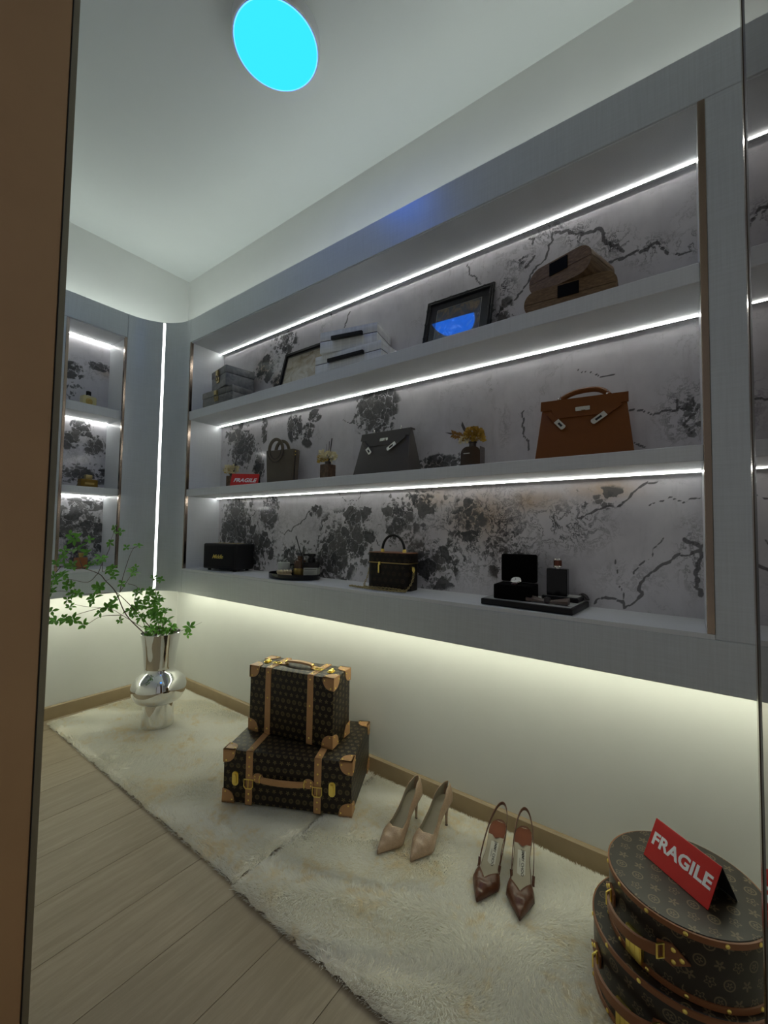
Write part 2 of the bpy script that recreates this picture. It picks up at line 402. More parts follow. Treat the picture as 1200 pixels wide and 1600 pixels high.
# ================================================================== the room
import numpy as np
H = 2.8; PF = -.23; ZB, ZT = .686, 2.295; OL, OR = -.483, -2.890; SB, ST = .823, 2.155
FL = -.765; FR = -.474      # opening of the niche on the far wall (x)
bm = B(); box(bm, -2.7, 0, -3.6, 0, -.06, -.004)
floor = struct('floor', bm, 'oak', 'pale oak plank floor')
rnd = random.Random(3)
PW = .2038; y = -.955+PW*5; k = 0
shared = {}
while y > -3.7:
    x = -2.7
    while x < 0:
        x0 = max(x, -2.7); x1 = min(x+2.7, 0.)
        ya, yb = max(y-PW, -3.6), min(y, 0.)
        if x1-x0 > .05 and yb-ya > .01:
            key = (round(x1-x0, 3), round(yb-ya, 3))
            if key not in shared:
                b = B(); g = .0005
                lx, ly = key
                hexa(b, [(-lx/2+g, -ly/2+g, -.004), (lx/2-g, -ly/2+g, -.004), (lx/2-g, ly/2-g, -.004), (-lx/2+g, ly/2-g, -.004),
                         (-lx/2+2*g, -ly/2+2*g, 0), (lx/2-2*g, -ly/2+2*g, 0), (lx/2-2*g, ly/2-2*g, 0), (-lx/2+2*g, ly/2-2*g, 0)])
                shared[key] = mesh_of(b, 'plank', 0)
            o = bpy.data.objects.new('plank', shared[key]); COL.objects.link(o); o.parent = floor
            o.location = ((x0+x1)/2, (ya+yb)/2, 0)
        x += 2.7
    y -= PW
b = B(); box(b, 0, .1, -3.6, .1, 0, H+.1); struct('wall_right', b, 'paint')
b = B(); box(b, -1.32, 0, 0, .1, 0, H+.1); struct('wall_far', b, 'paint')
b = B(); box(b, -1.34, -1.22, -1.70, 0, 0, H); struct('wall_left', b, 'paint')
b = B(); box(b, -.95, 0, -3.6, -3.5, 0, H); struct('wall_near', b, 'paint')
b = B(); box(b, -2.7, 0, -3.6, 0, H, H+.1); struct('ceiling', b, 'ceil')
b = B(); box(b, -.014, 0, -3.5, 0, 0, .066); hexa(b, [(-.014, -3.5, .066), (0, -3.5, .066), (0, 0, .066), (-.014, 0, .066), (-.008, -3.5, .071), (0, -3.5, .071), (0, 0, .071), (-.008, 0, .071)])
struct('baseboard_right', b, 'oak')
b = B(); box(b, -1.22, -.014, -.014, 0, 0, .066); hexa(b, [(-1.22, -.014, .066), (-.014, -.014, .066), (-.014, 0, .066), (-1.22, 0, .066), (-1.22, -.008, .071), (-.014, -.008, .071), (-.014, 0, .071), (-1.22, 0, .071)])
struct('baseboard_far', b, 'oak')
# doorway: brown panel on the left, bronze mirror panel on the right
b = rbox(-1.62, -1.212, -1.75, -1.705, 0, H, .002, 1); d1 = struct('door_1', b, 'doorskin', 'brown bronze door panel at the left edge')
b = B(); box(b, -1.211, -1.200, -1.752, -1.700, 0, H); part('edge_trim', b, 'edge', d1)
b = B(); box(b, -1.2125, -1.2105, -1.7515, -1.745, 0, H); part('shadow_gap', b, 'black', d1)
b = B(); box(b, -1.25, -.984, -2.94, -2.895, 0, H); d2 = struct('door_2', b, 'mirror', 'bronze mirror door panel at the right edge', 0)
b = B(); box(b, -.984, -.962, -2.94, -2.8955, 0, H); part('shadow_gap', b, 'black', d2)
b = B(); box(b, -.962, -.950, -2.94, -2.8945, 0, H); part('edge_trim', b, 'bronze', d2)

# ------------------------------------------------------------------ built-in display walls
STROKES = {
 'R': [(-.70, 1.55, .12, .11, .95), (-.60, 1.62, .07, .05, .8), (-.86, 1.42, .05, .10, .8), (-.90, 1.62, .03, .08, .6), (-1.16, 1.60, .05, .07, .75), (-1.26, 1.55, .05, .06, .7), (-1.30, 1.64, .05, .03, .7),
       (-1.69, 1.60, .10, .10, 1.0), (-1.70, 1.69, .06, .04, .6), (-2.02, 1.32, .10, .05, .8), (-2.84, 1.42, .05, .09, .35), (-.90, 1.97, .09, .08, .6), (-1.05, 2.08, .11, .06, .62), (-1.0, 1.85, .06, .08, .55),
       (-2.29, 1.86, .05, .09, .5), (-.66, 1.10, .14, .18, .85), (-.62, .93, .14, .12, .6), (-.85, .95, .16, .14, .68), (-.96, 1.15, .07, .10, .85), (-1.20, .90, .16, .10, .62), (-1.46, .95, .12, .15, .85), (-1.60, 1.0, .10, .12, .7), (-1.60, 1.12, .08, .06, .6), (-1.84, 1.10, .10, .10, .75),
       (-1.92, 1.18, .16, .05, .6), (-2.0, .93, .14, .11, .58), (-2.15, 1.10, .10, .08, .55), (-2.30, .98, .11, .10, .42), (-2.62, 1.17, .09, .04, .4), (-1.32, 1.15, .05, .04, .5)],
 'G': [(-2.227, 1.873, .06, .07, .9), (-2.30, 1.97, .06, .07, .9), (-2.36, 2.06, .07, .06, .9), (-2.463, 2.12, .08, .05, .9), (-2.56, 2.07, .07, .06, .9), (-2.66, 2.0, .07, .06, .9), (-2.76, 1.94, .08, .05, .9), (-2.86, 1.92, .06, .05, .8),
       (-2.2, 1.05, .32, .20, 1.0), (-2.5, 1.08, .16, .10, 1.0), (-2.85, 1.0, .05, .13, .8), (-2.70, .92, .16, .08, .5), (-2.84, 1.42, .09, .12, .8), (-2.30, 1.45, .03, .14, .5), (-1.5, 1.1, .5, .15, .5), (-1.35, 2.08, .04, .08, .5), (-.9, 1.05, .4, .2, .6), (-.95, 2.0, .2, .15, .6), (-2.25, 1.62, .03, .04, .7)],
 'B': [(-2.2, 1.12, .13, .09, .8), (-2.0, 1.19, .11, .04, .7), (-2.4, 1.17, .12, .04, .7), (-2.62, 1.20, .10, .035, .8), (-.88, 1.98, .06, .05, .9), (-1.0, 1.88, .04, .05, .7), (-1.69, 1.70, .04, .03, .6), (-2.0, 1.31, .05, .03, .7), (-.62, 1.62, .05, .04, .35)]}
FARS = {
 'R': [(-.535, 2.01, .05, .025, 1.0), (-.66, 1.96, .06, .03, .8), (-.68, 1.93, .05, .03, .9), (-.66, 1.83, .05, .06, .5), (-.61, 1.63, .05, .05, .9), (-.54, 1.53, .06, .06, .8), (-.66, 1.55, .05, .05, .7), (-.60, 1.36, .14, .06, .7), (-.64, 1.08, .16, .10, .62), (-.56, .92, .12, .10, .6), (-.56, 1.18, .12, .04, .7)],
 'G': [(-.6, 1.98, .2, .1, .5), (-.6, 1.5, .2, .2, .5), (-.6, 1.0, .3, .3, .6)], 'B': [(-.50, 1.98, .05, .03, .5)]}
CRACKS = [
 (0.007, [(-2.308, 1.912), (-2.349, 1.932), (-2.388, 1.968), (-2.412, 2.008), (-2.45, 2.042), (-2.472, 2.089), (-2.465, 2.132)]),
 (0.01, [(-2.472, 2.112), (-2.508, 2.105), (-2.543, 2.082), (-2.584, 2.069), (-2.617, 2.07), (-2.63, 2.046), (-2.636, 2.014), (-2.674, 1.991), (-2.689, 1.96)]),
 (0.01, [(-2.648, 1.943), (-2.698, 1.946), (-2.745, 1.945), (-2.78, 1.952)]),
 (0.008, [(-2.79, 1.934), (-2.807, 1.907)]),
 (0.006, [(-2.823, 1.904), (-2.849, 1.893), (-2.87, 1.892)]),
 (0.007, [(-2.388, 2.131), (-2.408, 2.119), (-2.4, 2.102)]),
 (0.008, [(-2.408, 2.054), (-2.388, 2.033), (-2.373, 2.026)]),
 (0.006, [(-2.699, 1.445), (-2.74, 1.435), (-2.784, 1.431), (-2.822, 1.432)]),
 (0.006, [(-2.817, 1.459), (-2.838, 1.423), (-2.859, 1.458), (-2.866, 1.418), (-2.837, 1.384), (-2.857, 1.349)]),
 (0.006, [(-2.369, 1.497), (-2.365, 1.45), (-2.373, 1.433), (-2.38, 1.393), (-2.388, 1.353)]),
 (0.004, [(-2.52, 1.609), (-2.594, 1.587), (-2.664, 1.567)]),
 (0.007, [(-2.71, 1.34), (-2.738, 1.327)]),
 (0.006, [(-2.147, 2.141), (-2.153, 2.086), (-2.185, 2.047), (-2.203, 2.023)]),
 (0.008, [(-2.874, 1.033), (-2.846, 1.002), (-2.796, 0.978), (-2.759, 0.949), (-2.72, 0.901), (-2.68, 0.833)]),
 (0.011, [(-2.833, 1.047), (-2.87, 1.024), (-2.866, 0.982), (-2.862, 0.931), (-2.868, 0.889)]),
 (0.008, [(-2.597, 0.833), (-2.648, 0.857), (-2.68, 0.829)]),
 (0.004, [(-2.68, 0.833), (-2.665, 0.914), (-2.657, 0.979)]),
 (0.004, [(-2.705, 0.936), (-2.744, 0.984), (-2.782, 1.047)]),
 (0.007, [(-2.77, 1.217), (-2.723, 1.202), (-2.667, 1.148), (-2.616, 1.139), (-2.545, 1.111)]),
 (0.004, [(-2.879, 1.168), (-2.834, 1.153), (-2.746, 1.146)]),
 (0.007, [(-1.496, 2.047), (-1.515, 2.087), (-1.533, 2.117)]),
 (0.006, [(-1.405, 2.145), (-1.408, 2.134)]),
 (0.004, [(-1.501, 1.59), (-1.604, 1.546), (-1.628, 1.552)]),
 (0.006, [(-1.059, 1.044), (-1.15, 1.045), (-1.22, 1.089), (-1.28, 1.148)]),
 (0.005, [(-1.45, 1.242), (-1.532, 1.194), (-1.62, 1.239)]),
 (0.005, [(-1.673, 1.043), (-1.721, 0.998), (-1.733, 0.989)]),
 (0.005, [(-1.521, 1.09), (-1.546, 1.129), (-1.596, 1.168)]),
]
def marble_panel(parent, axis, a0, a1, z0, z1, strokes, cracks=()):
    rng = np.random.default_rng(5)
    st = .0055; na = max(2, int(abs(a1-a0)/st)); nz = max(2, int((z1-z0)/st))
    A, Zz = np.meshgrid(np.linspace(a0, a1, na+1), np.linspace(z0, z1, nz+1), indexing='ij')
    ch = []
    for k in 'RGB':
        v = np.zeros_like(A)
        for p, q, ra, rz, s in strokes[k]: v = np.maximum(v, s*np.exp(-((A-p)/ra)**2-((Zz-q)/rz)**2))
        ch.append(v)
    ck = np.zeros_like(A)
    for wd, pts in cracks:
        wd *= .48
        P = [np.array(p) for p in pts]
        for _ in range(3):       # fractal jitter
            Q = [P[0]]
            for u, v in zip(P, P[1:]):
                L = np.linalg.norm(v-u); Q += [(u+v)/2+rng.normal(0, .13*L, 2), v]
            P = Q
        for u, v in zip(P, P[1:]):
            d = v-u; t = np.clip(((A-u[0])*d[0]+(Zz-u[1])*d[1])/(d@d+1e-9), 0, 1)
            D2 = (A-u[0]-t*d[0])**2+(Zz-u[1]-t*d[1])**2
            ck = np.maximum(ck, np.exp(-D2/(wd*rng.uniform(.6, 1.5))**2))
    col = np.stack(ch+[ck], -1).reshape(-1, 4)
    b = B(); lay = b.verts.layers.float_color.new('vein_map')
    V = []
    for a, z, c in zip(A.reshape(-1), Zz.reshape(-1), col):
        v = b.verts.new((-.012, a, z) if axis == 'y' else (a, -.012, z)); v[lay] = tuple(c); V.append(v)
    w_ = nz+1
    for i in range(na):
        for j in range(nz): b.faces.new((V[i*w_+j], V[(i+1)*w_+j], V[(i+1)*w_+j+1], V[i*w_+j+1]))
    lo, hi = min(a0, a1), max(a0, a1)
    if axis == 'y': box(b, -.0115, -.001, lo, hi, z0, z1)
    else: box(b, lo, hi, -.0115, -.001, z0, z1)
    return part('marble_panel', b, 'marble', parent)
BAYS = [(SB, 1.241), (1.281, 1.690), (1.740, ST)]
cab = thing('display_cabinet', 'long grey wall panel with three open marble-backed shelves and light strips', 'shelving', T(0, 0, 0))
b = rbox(PF, -.001, -3.49, OL+.0105, ST, ZT, .002, 1); part('top_fascia', b, 'linen', cab)
b = rbox(PF, -.001, -3.49, OL+.0105, ZB, SB-.012, .002, 1); part('bottom_fascia', b, 'linen', cab)
b = rbox(PF, -.001, -3.49, OR, SB-.012, ST, .002, 1); part('end_fascia', b, 'linen', cab)
b = B(); box(b, PF+.0005, -.001, OR, OL+.0105, SB-.012, SB); part('sill', b, 'shelf', cab)
b = B(); box(b, PF+.016, -.001, OR, OR+.014, SB, ST); part('side_panel', b, 'shelf', cab)
b = B(); box(b, PF+.016, -.001, OL, OL+.0105, SB, ST); part('side_panel', b, 'shelf', cab)
b = B(); box(b, PF+.004, -.012, OR+.014, OL, ST-.004, ST); part('ceiling_board', b, 'shelf', cab)
for z0, z1 in ((1.241, 1.281), (1.690, 1.740)):
    b = rbox(PF+.003, -.012, OR+.014, OL, z0, z1, .0015, 1); part('shelf_board', b, 'shelf', cab)
for ya, yb in ((OR-.001, OR+.0145), (OL-.001, OL+.0105)):
    b = rbox(PF-.0015, PF+.016, ya, yb, SB, ST, .001, 1); part('bronze_trim', b, 'bronze', cab)
for z0, z1 in BAYS:
    marble_panel(cab, 'y', OL, OR+.014, z0, z1, STROKES, CRACKS)
    zt = z1-(.004 if z1 == ST else 0)
    b = B(); hexa(b, [(-.0325, OR+.0145, zt-.0035), (-.031, OR+.0145, zt-.0035), (-.031, OL-.0005, zt-.0035), (-.0325, OL-.0005, zt-.0035),
                      (-.0340, OR+.0145, zt-.0005), (-.031, OR+.0145, zt-.0005), (-.031, OL-.0005, zt-.0005), (-.0340, OL-.0005, zt-.0005)])
    part('light_strip', b, 'led', cab)
    b = B(); box(b, -.0308, -.0285, OR+.0145, OL-.0005, zt-.0042, zt-.0005); part('strip_profile', b, 'lampbody', cab)
for z0, z1 in ((ZT, ZT+.008), (ZB-.008, ZB)):
    b = B(); box(b, -.120, -.100, -3.45, -.16, z0, z1); part('cove_strip', b, 'covetop' if z0 > 1 else 'cove', cab)
far = thing('display_cabinet', 'narrow grey wall panel with three small shelves behind the leafy plant', 'shelving', T(0, 0, 0))
XE = -1.219
b = rbox(XE, FR+.0015, PF, -.001, ST, ZT, .002, 1); part('top_fascia', b, 'linen', far)
b = rbox(XE, FR+.0015, PF, -.001, ZB, SB-.012, .002, 1); part('bottom_fascia', b, 'linen', far)
b = rbox(XE, FL, PF, -.001, SB-.012, ST, .002, 1); part('end_fascia', b, 'linen', far)
b = B(); box(b, FL, FR+.0015, PF+.0005, -.001, SB-.012, SB); part('sill', b, 'shelf', far)
b = B(); box(b, FL, FL+.012, PF+.016, -.001, SB, ST); part('side_panel', b, 'shelf', far)
b = B(); box(b, FR-.006, FR+.0015, PF+.016, -.001, SB, ST); part('side_panel', b, 'shelf', far)
b = B(); box(b, FL+.012, FR-.006, PF+.004, -.012, ST-.004, ST); part('ceiling_board', b, 'shelf', far)
for z0, z1 in ((1.235, 1.272), (1.672, 1.722)):
    b = rbox(FL+.012, FR-.006, PF+.010, -.012, z0, z1, .0015, 1); part('shelf_board', b, 'shelf', far)
for xa, xb in ((FL-.001, FL+.0125), (FR-.0105, FR+.0012)):
    b = rbox(xa, xb, PF-.0015, PF+.016, SB, ST, .001, 1); part('bronze_trim', b, 'bronze', far)
for z0, z1 in ((SB, 1.235), (1.272, 1.672), (1.722, ST)):
    marble_panel(far, 'x', FL+.012, FR-.006, z0, z1, FARS)
    zt = z1-(.004 if z1 == ST else 0)
    b = B(); hexa(b, [(FL+.0125, -.0325, zt-.0035), (FR-.0065, -.0325, zt-.0035), (FR-.0065, -.031, zt-.0035), (FL+.0125, -.031, zt-.0035),
                      (FL+.0125, -.0340, zt-.0005), (FR-.0065, -.0340, zt-.0005), (FR-.0065, -.031, zt-.0005), (FL+.0125, -.031, zt-.0005)])
    part('light_strip', b, 'led', far)
for z0, z1 in ((ZT, ZT+.008), (ZB-.008, ZB)):
    b = B(); box(b, XE+.02, -.16, -.120, -.100, z0, z1); part('cove_strip', b, 'covetop' if z0 > 1 else 'cove', far)
# rounded corner between the two
cor = thing('corner_panel', 'curved grey corner panel with a vertical white light strip', 'wall panel', T(0, 0, 0))
cx = FR+.0016; cy = OL+.0106; RX = PF-cx; RY = PF-cy; RX = -cx+PF; RY = -cy+PF
def arc(t): return (cx+RX*math.cos(t), cy+RY*math.sin(t))
N = 28; gap = .03
def wedge(t0, t1, ctr):
    pts = [arc(t0+(t1-t0)*i/N) for i in range(N+1)]
    return pts
ta, tb = PI/4-gap, PI/4+gap
b = B(); prism(b, wedge(0, ta, 0)+[(-.06, -.06), (-.001, -.001), (-.001, cy)], ZB, ZT); part('curved_fascia', b, 'linen', cor, smooth=40)
b = B(); prism(b, wedge(tb, PI/2, 0)+[(cx, -.001), (-.001, -.001), (-.06, -.06)], ZB, ZT); part('curved_fascia', b, 'linen', cor, smooth=40)
p0, p1 = Vector((*arc(ta), 0)), Vector((*arc(tb), 0)); nrm = Vector((1, 1, 0)).normalized()*.006
b = B(); q = [p0+nrm, p1+nrm, p1+nrm*3, p0+nrm*3]; prism(b, [(v.x, v.y) for v in q], ZB+.004, ZT-.004); part('light_strip', b, 'cled', cor)

# ------------------------------------------------------------------ ceiling lamp
lamp = thing('ceiling_lamp', 'round ceiling lamp with a glowing cyan-blue face', 'lamp', T(-.615, -1.694, H))
b = B(); lathe(b, [(.150, 0), (.152, -.006), (.152, -.046), (.149, -.050), (.1435, -.050), (.1435, -.044)], 72); part('housing', b, 'lampbody', lamp)
b = B(); lathe(b, [(.1400, -.0440), (.1400, -.0505)], 72); part('diffuser', b, 'lampface', lamp)
b = B()
lathe(b, [(.1402, -.0445), (.1402, -.0508), (.1432, -.0508), (.1432, -.0445)], 72, cap=False); part('rim_light', b, 'lamprim', lamp)
# ================================================================== rugs
def rug(label, x0, x1, y0, y1, seed):
    rng = np.random.default_rng(seed)
    t = thing('fur_rug', label, 'rug', T(0, 0, 0), 'cream rugs laid end to end')
    # backing with a soft, uneven surface
    b = B(); n, m_ = 40, 90; Hh = {}
    ph = rng.uniform(0, 6.28, 12); fx = rng.uniform(4, 26, 12); fy = rng.uniform(4, 26, 12)
    def hz(x, y):
        s = sum(math.sin(fx[i]*x+fy[i]*y*(1 if i % 2 else -1)+ph[i])/(1+i*.25) for i in range(12))
        return .0185+.0022*s*.5
    def edge(x, y): return min(x-x0, x1-x, y-y0, y1-y)
    g = [[b.verts.new((x0+(x1-x0)*i/n+rng.uniform(-.003, .003), y0+(y1-y0)*j/m_+rng.uniform(-.003, .003), 0)) for j in range(m_+1)] for i in range(n+1)]
    for row in g:
        for v in row:
            e = max(0., min(1., edge(v.co.x, v.co.y)/.025)); v.co.z = .002+(hz(v.co.x, v.co.y)-.002)*math.sqrt(e)
    for i in range(n):
        for j in range(m_): b.faces.new((g[i][j], g[i+1][j], g[i+1][j+1], g[i][j+1]))
    part('backing', b, 'rugback', t, smooth=60)
    # pile: tapered bent strands
    N = int(125000*(x1-x0)*(y1-y0))
    X = rng.uniform(x0-.002, x1+.002, N); Y = rng.uniform(y0-.002, y1+.002, N)
    def fld(a, bq, k):
        s = np.zeros(N)
        for i in range(6):
            s += np.sin(fx[i]*k*X*1.3+fy[(i+a) % 12]*k*Y+ph[(i+bq) % 12])
        return s
    ang = fld(1, 2, .55)*.9+rng.normal(0, .38, N)
    lean = 1.05+.30*np.tanh(fld(4, 7, .8)*.6)+rng.normal(0, .15, N)
    ex = np.minimum(np.minimum(X-x0, x1-X), np.minimum(Y-y0, y1-Y)); e = np.clip(ex/.03, 0, 1)
    hzv = .0175+.0017*sum(np.sin(fx[i]*X+fy[i]*Y*(1 if i % 2 else -1)+ph[i])/(1+i*.25) for i in range(12))
    z = .001+(hzv-.001)*np.sqrt(e)
    L = rng.uniform(.013, .024, N)*(.6+.4*np.sqrt(e))
    # at the border the pile leans outwards
    cxr, cyr = (x0+x1)/2, (y0+y1)/2
    dx = np.cos(ang); dy = np.sin(ang)
    outx = np.where((X-x0) < .02, -1., np.where((x1-X) < .02, 1., 0.)); outy = np.where((Y-y0) < .02, -1., np.where((y1-Y) < .02, 1., 0.))
    k = (1-e)*.6; dx = dx*(1-k)+outx*k; dy = dy*(1-k)+outy*k
    nn = np.hypot(dx, dy)+1e-6; dx /= nn; dy /= nn
    sx, sy = -dy, dx; wd = rng.uniform(.0007, .0013, N)
    hor = np.clip(lean, .3, 1.8); up = 1/np.sqrt(1+hor**2); hr = hor*up
    P0 = np.stack([X, Y, z-.002], 1); D = np.stack([dx*hr, dy*hr, up], 1); S_ = np.stack([sx, sy, 0*sx], 1)
    P1 = P0+D*(L*.55)[:, None]; D2 = np.stack([dx*(hr+.25), dy*(hr+.25), up*.35], 1); P2 = P1+D2*(L*.55)[:, None]
    V = np.empty((N, 5, 3)); V[:, 0] = P0-S_*wd[:, None]; V[:, 1] = P0+S_*wd[:, None]; V[:, 2] = P1+S_*(wd*.8)[:, None]; V[:, 3] = P1-S_*(wd*.8)[:, None]; V[:, 4] = P2
    V[:, :, 2] = np.maximum(V[:, :, 2], .001)
    me = bpy.data.meshes.new('pile'); me.vertices.add(N*5); me.vertices.foreach_set('co', V.reshape(-1).astype(np.float32))
    base = np.arange(N)[:, None]*5
    loops = np.concatenate([base+np.array([[0, 1, 2, 3]]), base+np.array([[3, 2, 4]])], 1).reshape(-1)
    me.loops.add(N*7); me.loops.foreach_set('vertex_index', loops.astype(np.int32))
    ls = (np.arange(N)[:, None]*7+np.array([[0, 4]])).reshape(-1); me.polygons.add(N*2); me.polygons.foreach_set('loop_start', ls.astype(np.int32))
    me.update(calc_edges=True); me.validate(); me.shade_smooth(); me.materials.append(MAT['pile'])
    o = link('pile', me, t); o['kind'] = 'stuff'
    return t
rug('cream faux-fur rug under the chrome vase and the suitcases', -.715, -.03, -1.735, -.075, 1)
rug('cream faux-fur rug under the two pairs of high heels', -.725, -.03, -3.30, -1.748, 2)
RZ = .031      # top of the pressed pile

# ================================================================== vase with branches
vase = thing('chrome_vase', 'mirror-chrome vase with a bulging belly, standing on the rug', 'vase', T(-.385, -.573, RZ-.006))
b = B(); prof = [(.078, 0), (.079, .006), (.075, .05), (.0725, .112), (.074, .119), (.090, .123), (.108, .135), (.124, .160), (.131, .190), (.129, .212), (.117, .240), (.095, .262), (.078, .277), (.0715, .292), (.0725, .305), (.0755, .335), (.083, .40), (.096, .478)]
P = smoothed([(r, 0, z) for r, z in prof], 4); lathe(b, [(p.x, p.z) for p in P], 64, cap=False); b.faces.ensure_lookup_table()
lathe(b, [(.096, .478), (.093, .479), (.080, .40), (.070, .32), (.02, .31)], 64, cap=False); lathe(b, [(.078, 0), (.001, .0005)], 64, cap=False)
part('vessel', b, 'chrome', vase, smooth=50)
LEAVES = [(-0.44, -0.55, 0.70, 1), (-0.41, -0.56, 0.66, 1), (-0.46, -0.53, 0.65, 1), (-0.42, -0.58, 0.61, 1), (-0.39, -0.56, 0.56, 1), (-0.35, -0.57, 0.55, 1), (-0.44, -0.57, 0.53, 1), (-0.861, -0.564, 0.68, 0), (-0.847, -0.58, 0.637, 1), (-0.806, -0.533, 0.637, 0), (-0.778, -0.564, 0.627, 1), (-0.742, -0.573, 0.602, 0), (-0.785, -0.531, 0.681, 0), (-0.772, -0.457, 0.706, 0), (-0.752, -0.473, 0.74, 0), (-0.761, -0.479, 0.777, 0), (-0.828, -0.562, 0.831, 1), (-0.854, -0.521, 0.79, 0), (-0.86, -0.559, 0.761, 1), (-0.852, -0.573, 0.807, 0), (-0.765, -0.571, 0.748, 0), (-0.824, -0.563, 0.918, 1), (-0.761, -0.457, 0.868, 1), (-0.756, -0.472, 0.996, 1), (-0.742, -0.474, 0.943, 1), (-0.701, -0.474, 0.989, 0), (-0.675, -0.557, 0.904, 1), (-0.688, -0.54, 0.879, 1), (-0.618, -0.5, 0.977, 0), (-0.593, -0.488, 1.045, 0), (-0.562, -0.473, 1.03, 0), (-0.53, -0.471, 0.948, 0), (-0.522, -0.579, 0.961, 0), (-0.652, -0.498, 0.761, 1), (-0.603, -0.492, 0.838, 1), (-0.604, -0.514, 0.81, 0), (-0.58, -0.559, 0.774, 0), (-0.518, -0.525, 0.819, 1), (-0.703, -0.569, 0.717, 1), (-0.575, -0.455, 0.659, 1), (-0.601, -0.462, 0.648, 1), (-0.646, -0.504, 0.637, 0), (-0.571, -0.54, 0.586, 0), (-0.493, -0.465, 0.618, 1), (-0.491, -0.511, 0.639, 1), (-0.456, -0.475, 0.716, 1), (-0.479, -0.477, 0.707, 0), (-0.431, -0.529, 0.719, 1), (-0.403, -0.545, 0.69, 1), (-0.408, -0.519, 0.628, 1), (-0.391, -0.543, 0.589, 1), (-0.453, -0.57, 0.602, 1), (-0.476, -0.548, 0.587, 1), (-0.337, -0.529, 0.603, 1), (-0.412, -0.598, 0.669, 0), (-0.459, -0.586, 0.674, 0), (-0.41, -0.518, 0.783, 0), (-0.401, -0.574, 0.779, 0), (-0.381, -0.529, 0.506, 1), (-0.359, -0.565, 0.5, 1), (-0.345, -0.599, 0.526, 1), (-0.401, -0.463, 0.5, 0), (-0.282, -0.672, 0.522, 1), (-0.855, -0.539, 0.831, 0), (-0.878, -0.573, 0.771, 0), (-0.791, -0.5, 0.782, 0), (-0.799, -0.549, 0.625, 0), (-0.848, -0.547, 0.888, 0)]
STEMS = [[(-0.427, -0.525, 0.459), (-0.443, -0.524, 0.493), (-0.535, -0.516, 0.607), (-0.587, -0.514, 0.727), (-0.636, -0.513, 0.79), (-0.67, -0.514, 0.829), (-0.765, -0.517, 0.868), (-0.824, -0.523, 0.872), (-0.853, -0.527, 0.871)], [(-0.388, -0.531, 0.452), (-0.404, -0.53, 0.503), (-0.502, -0.52, 0.633), (-0.559, -0.516, 0.701), (-0.594, -0.514, 0.735)], [(-0.67, -0.514, 0.829), (-0.653, -0.514, 0.879), (-0.627, -0.516, 0.945), (-0.625, -0.517, 0.978), (-0.605, -0.519, 1.045)], [(-0.57, -0.515, 0.725), (-0.56, -0.517, 0.799), (-0.535, -0.521, 0.904), (-0.516, -0.524, 0.95), (-0.499, -0.526, 0.959)], [(-0.67, -0.514, 0.829), (-0.712, -0.514, 0.79), (-0.792, -0.519, 0.811), (-0.839, -0.524, 0.802)], [(-0.587, -0.514, 0.727), (-0.665, -0.512, 0.731), (-0.747, -0.515, 0.737), (-0.813, -0.521, 0.759), (-0.851, -0.526, 0.757)], [(-0.462, -0.522, 0.535), (-0.555, -0.514, 0.61), (-0.61, -0.512, 0.648), (-0.726, -0.513, 0.678), (-0.799, -0.519, 0.709)], [(-0.555, -0.514, 0.61), (-0.647, -0.511, 0.617), (-0.703, -0.511, 0.59), (-0.728, -0.512, 0.594)], [(-0.649, -0.511, 0.66), (-0.736, -0.513, 0.645), (-0.796, -0.518, 0.63), (-0.836, -0.523, 0.627)], [(-0.765, -0.517, 0.868), (-0.796, -0.52, 0.894), (-0.812, -0.522, 0.916)], [(-0.734, -0.515, 0.855), (-0.755, -0.517, 0.913), (-0.767, -0.519, 0.983)], [(-0.651, -0.514, 0.835), (-0.653, -0.514, 0.879), (-0.66, -0.515, 0.902)], [(-0.424, -0.526, 0.467), (-0.465, -0.523, 0.59), (-0.503, -0.52, 0.672), (-0.478, -0.524, 0.723)], [(-0.381, -0.532, 0.459), (-0.408, -0.531, 0.582), (-0.448, -0.527, 0.689), (-0.432, -0.53, 0.719)], [(-0.371, -0.545, 0.459), (-0.385, -0.534, 0.563), (-0.398, -0.534, 0.684), (-0.413, -0.534, 0.781)], [(-0.361, -0.556, 0.459), (-0.37, -0.553, 0.547), (-0.356, -0.567, 0.611)], [(-0.349, -0.565, 0.458), (-0.299, -0.606, 0.495), (-0.262, -0.637, 0.513), (-0.216, -0.675, 0.54)], [(-0.366, -0.552, 0.459), (-0.357, -0.561, 0.499), (-0.335, -0.58, 0.521)], [(-0.57, -0.515, 0.725), (-0.542, -0.518, 0.775), (-0.517, -0.521, 0.819)], [(-0.535, -0.519, 0.767), (-0.493, -0.523, 0.748), (-0.498, -0.521, 0.714)], [(-0.824, -0.523, 0.872), (-0.846, -0.526, 0.836), (-0.86, -0.528, 0.771)]]
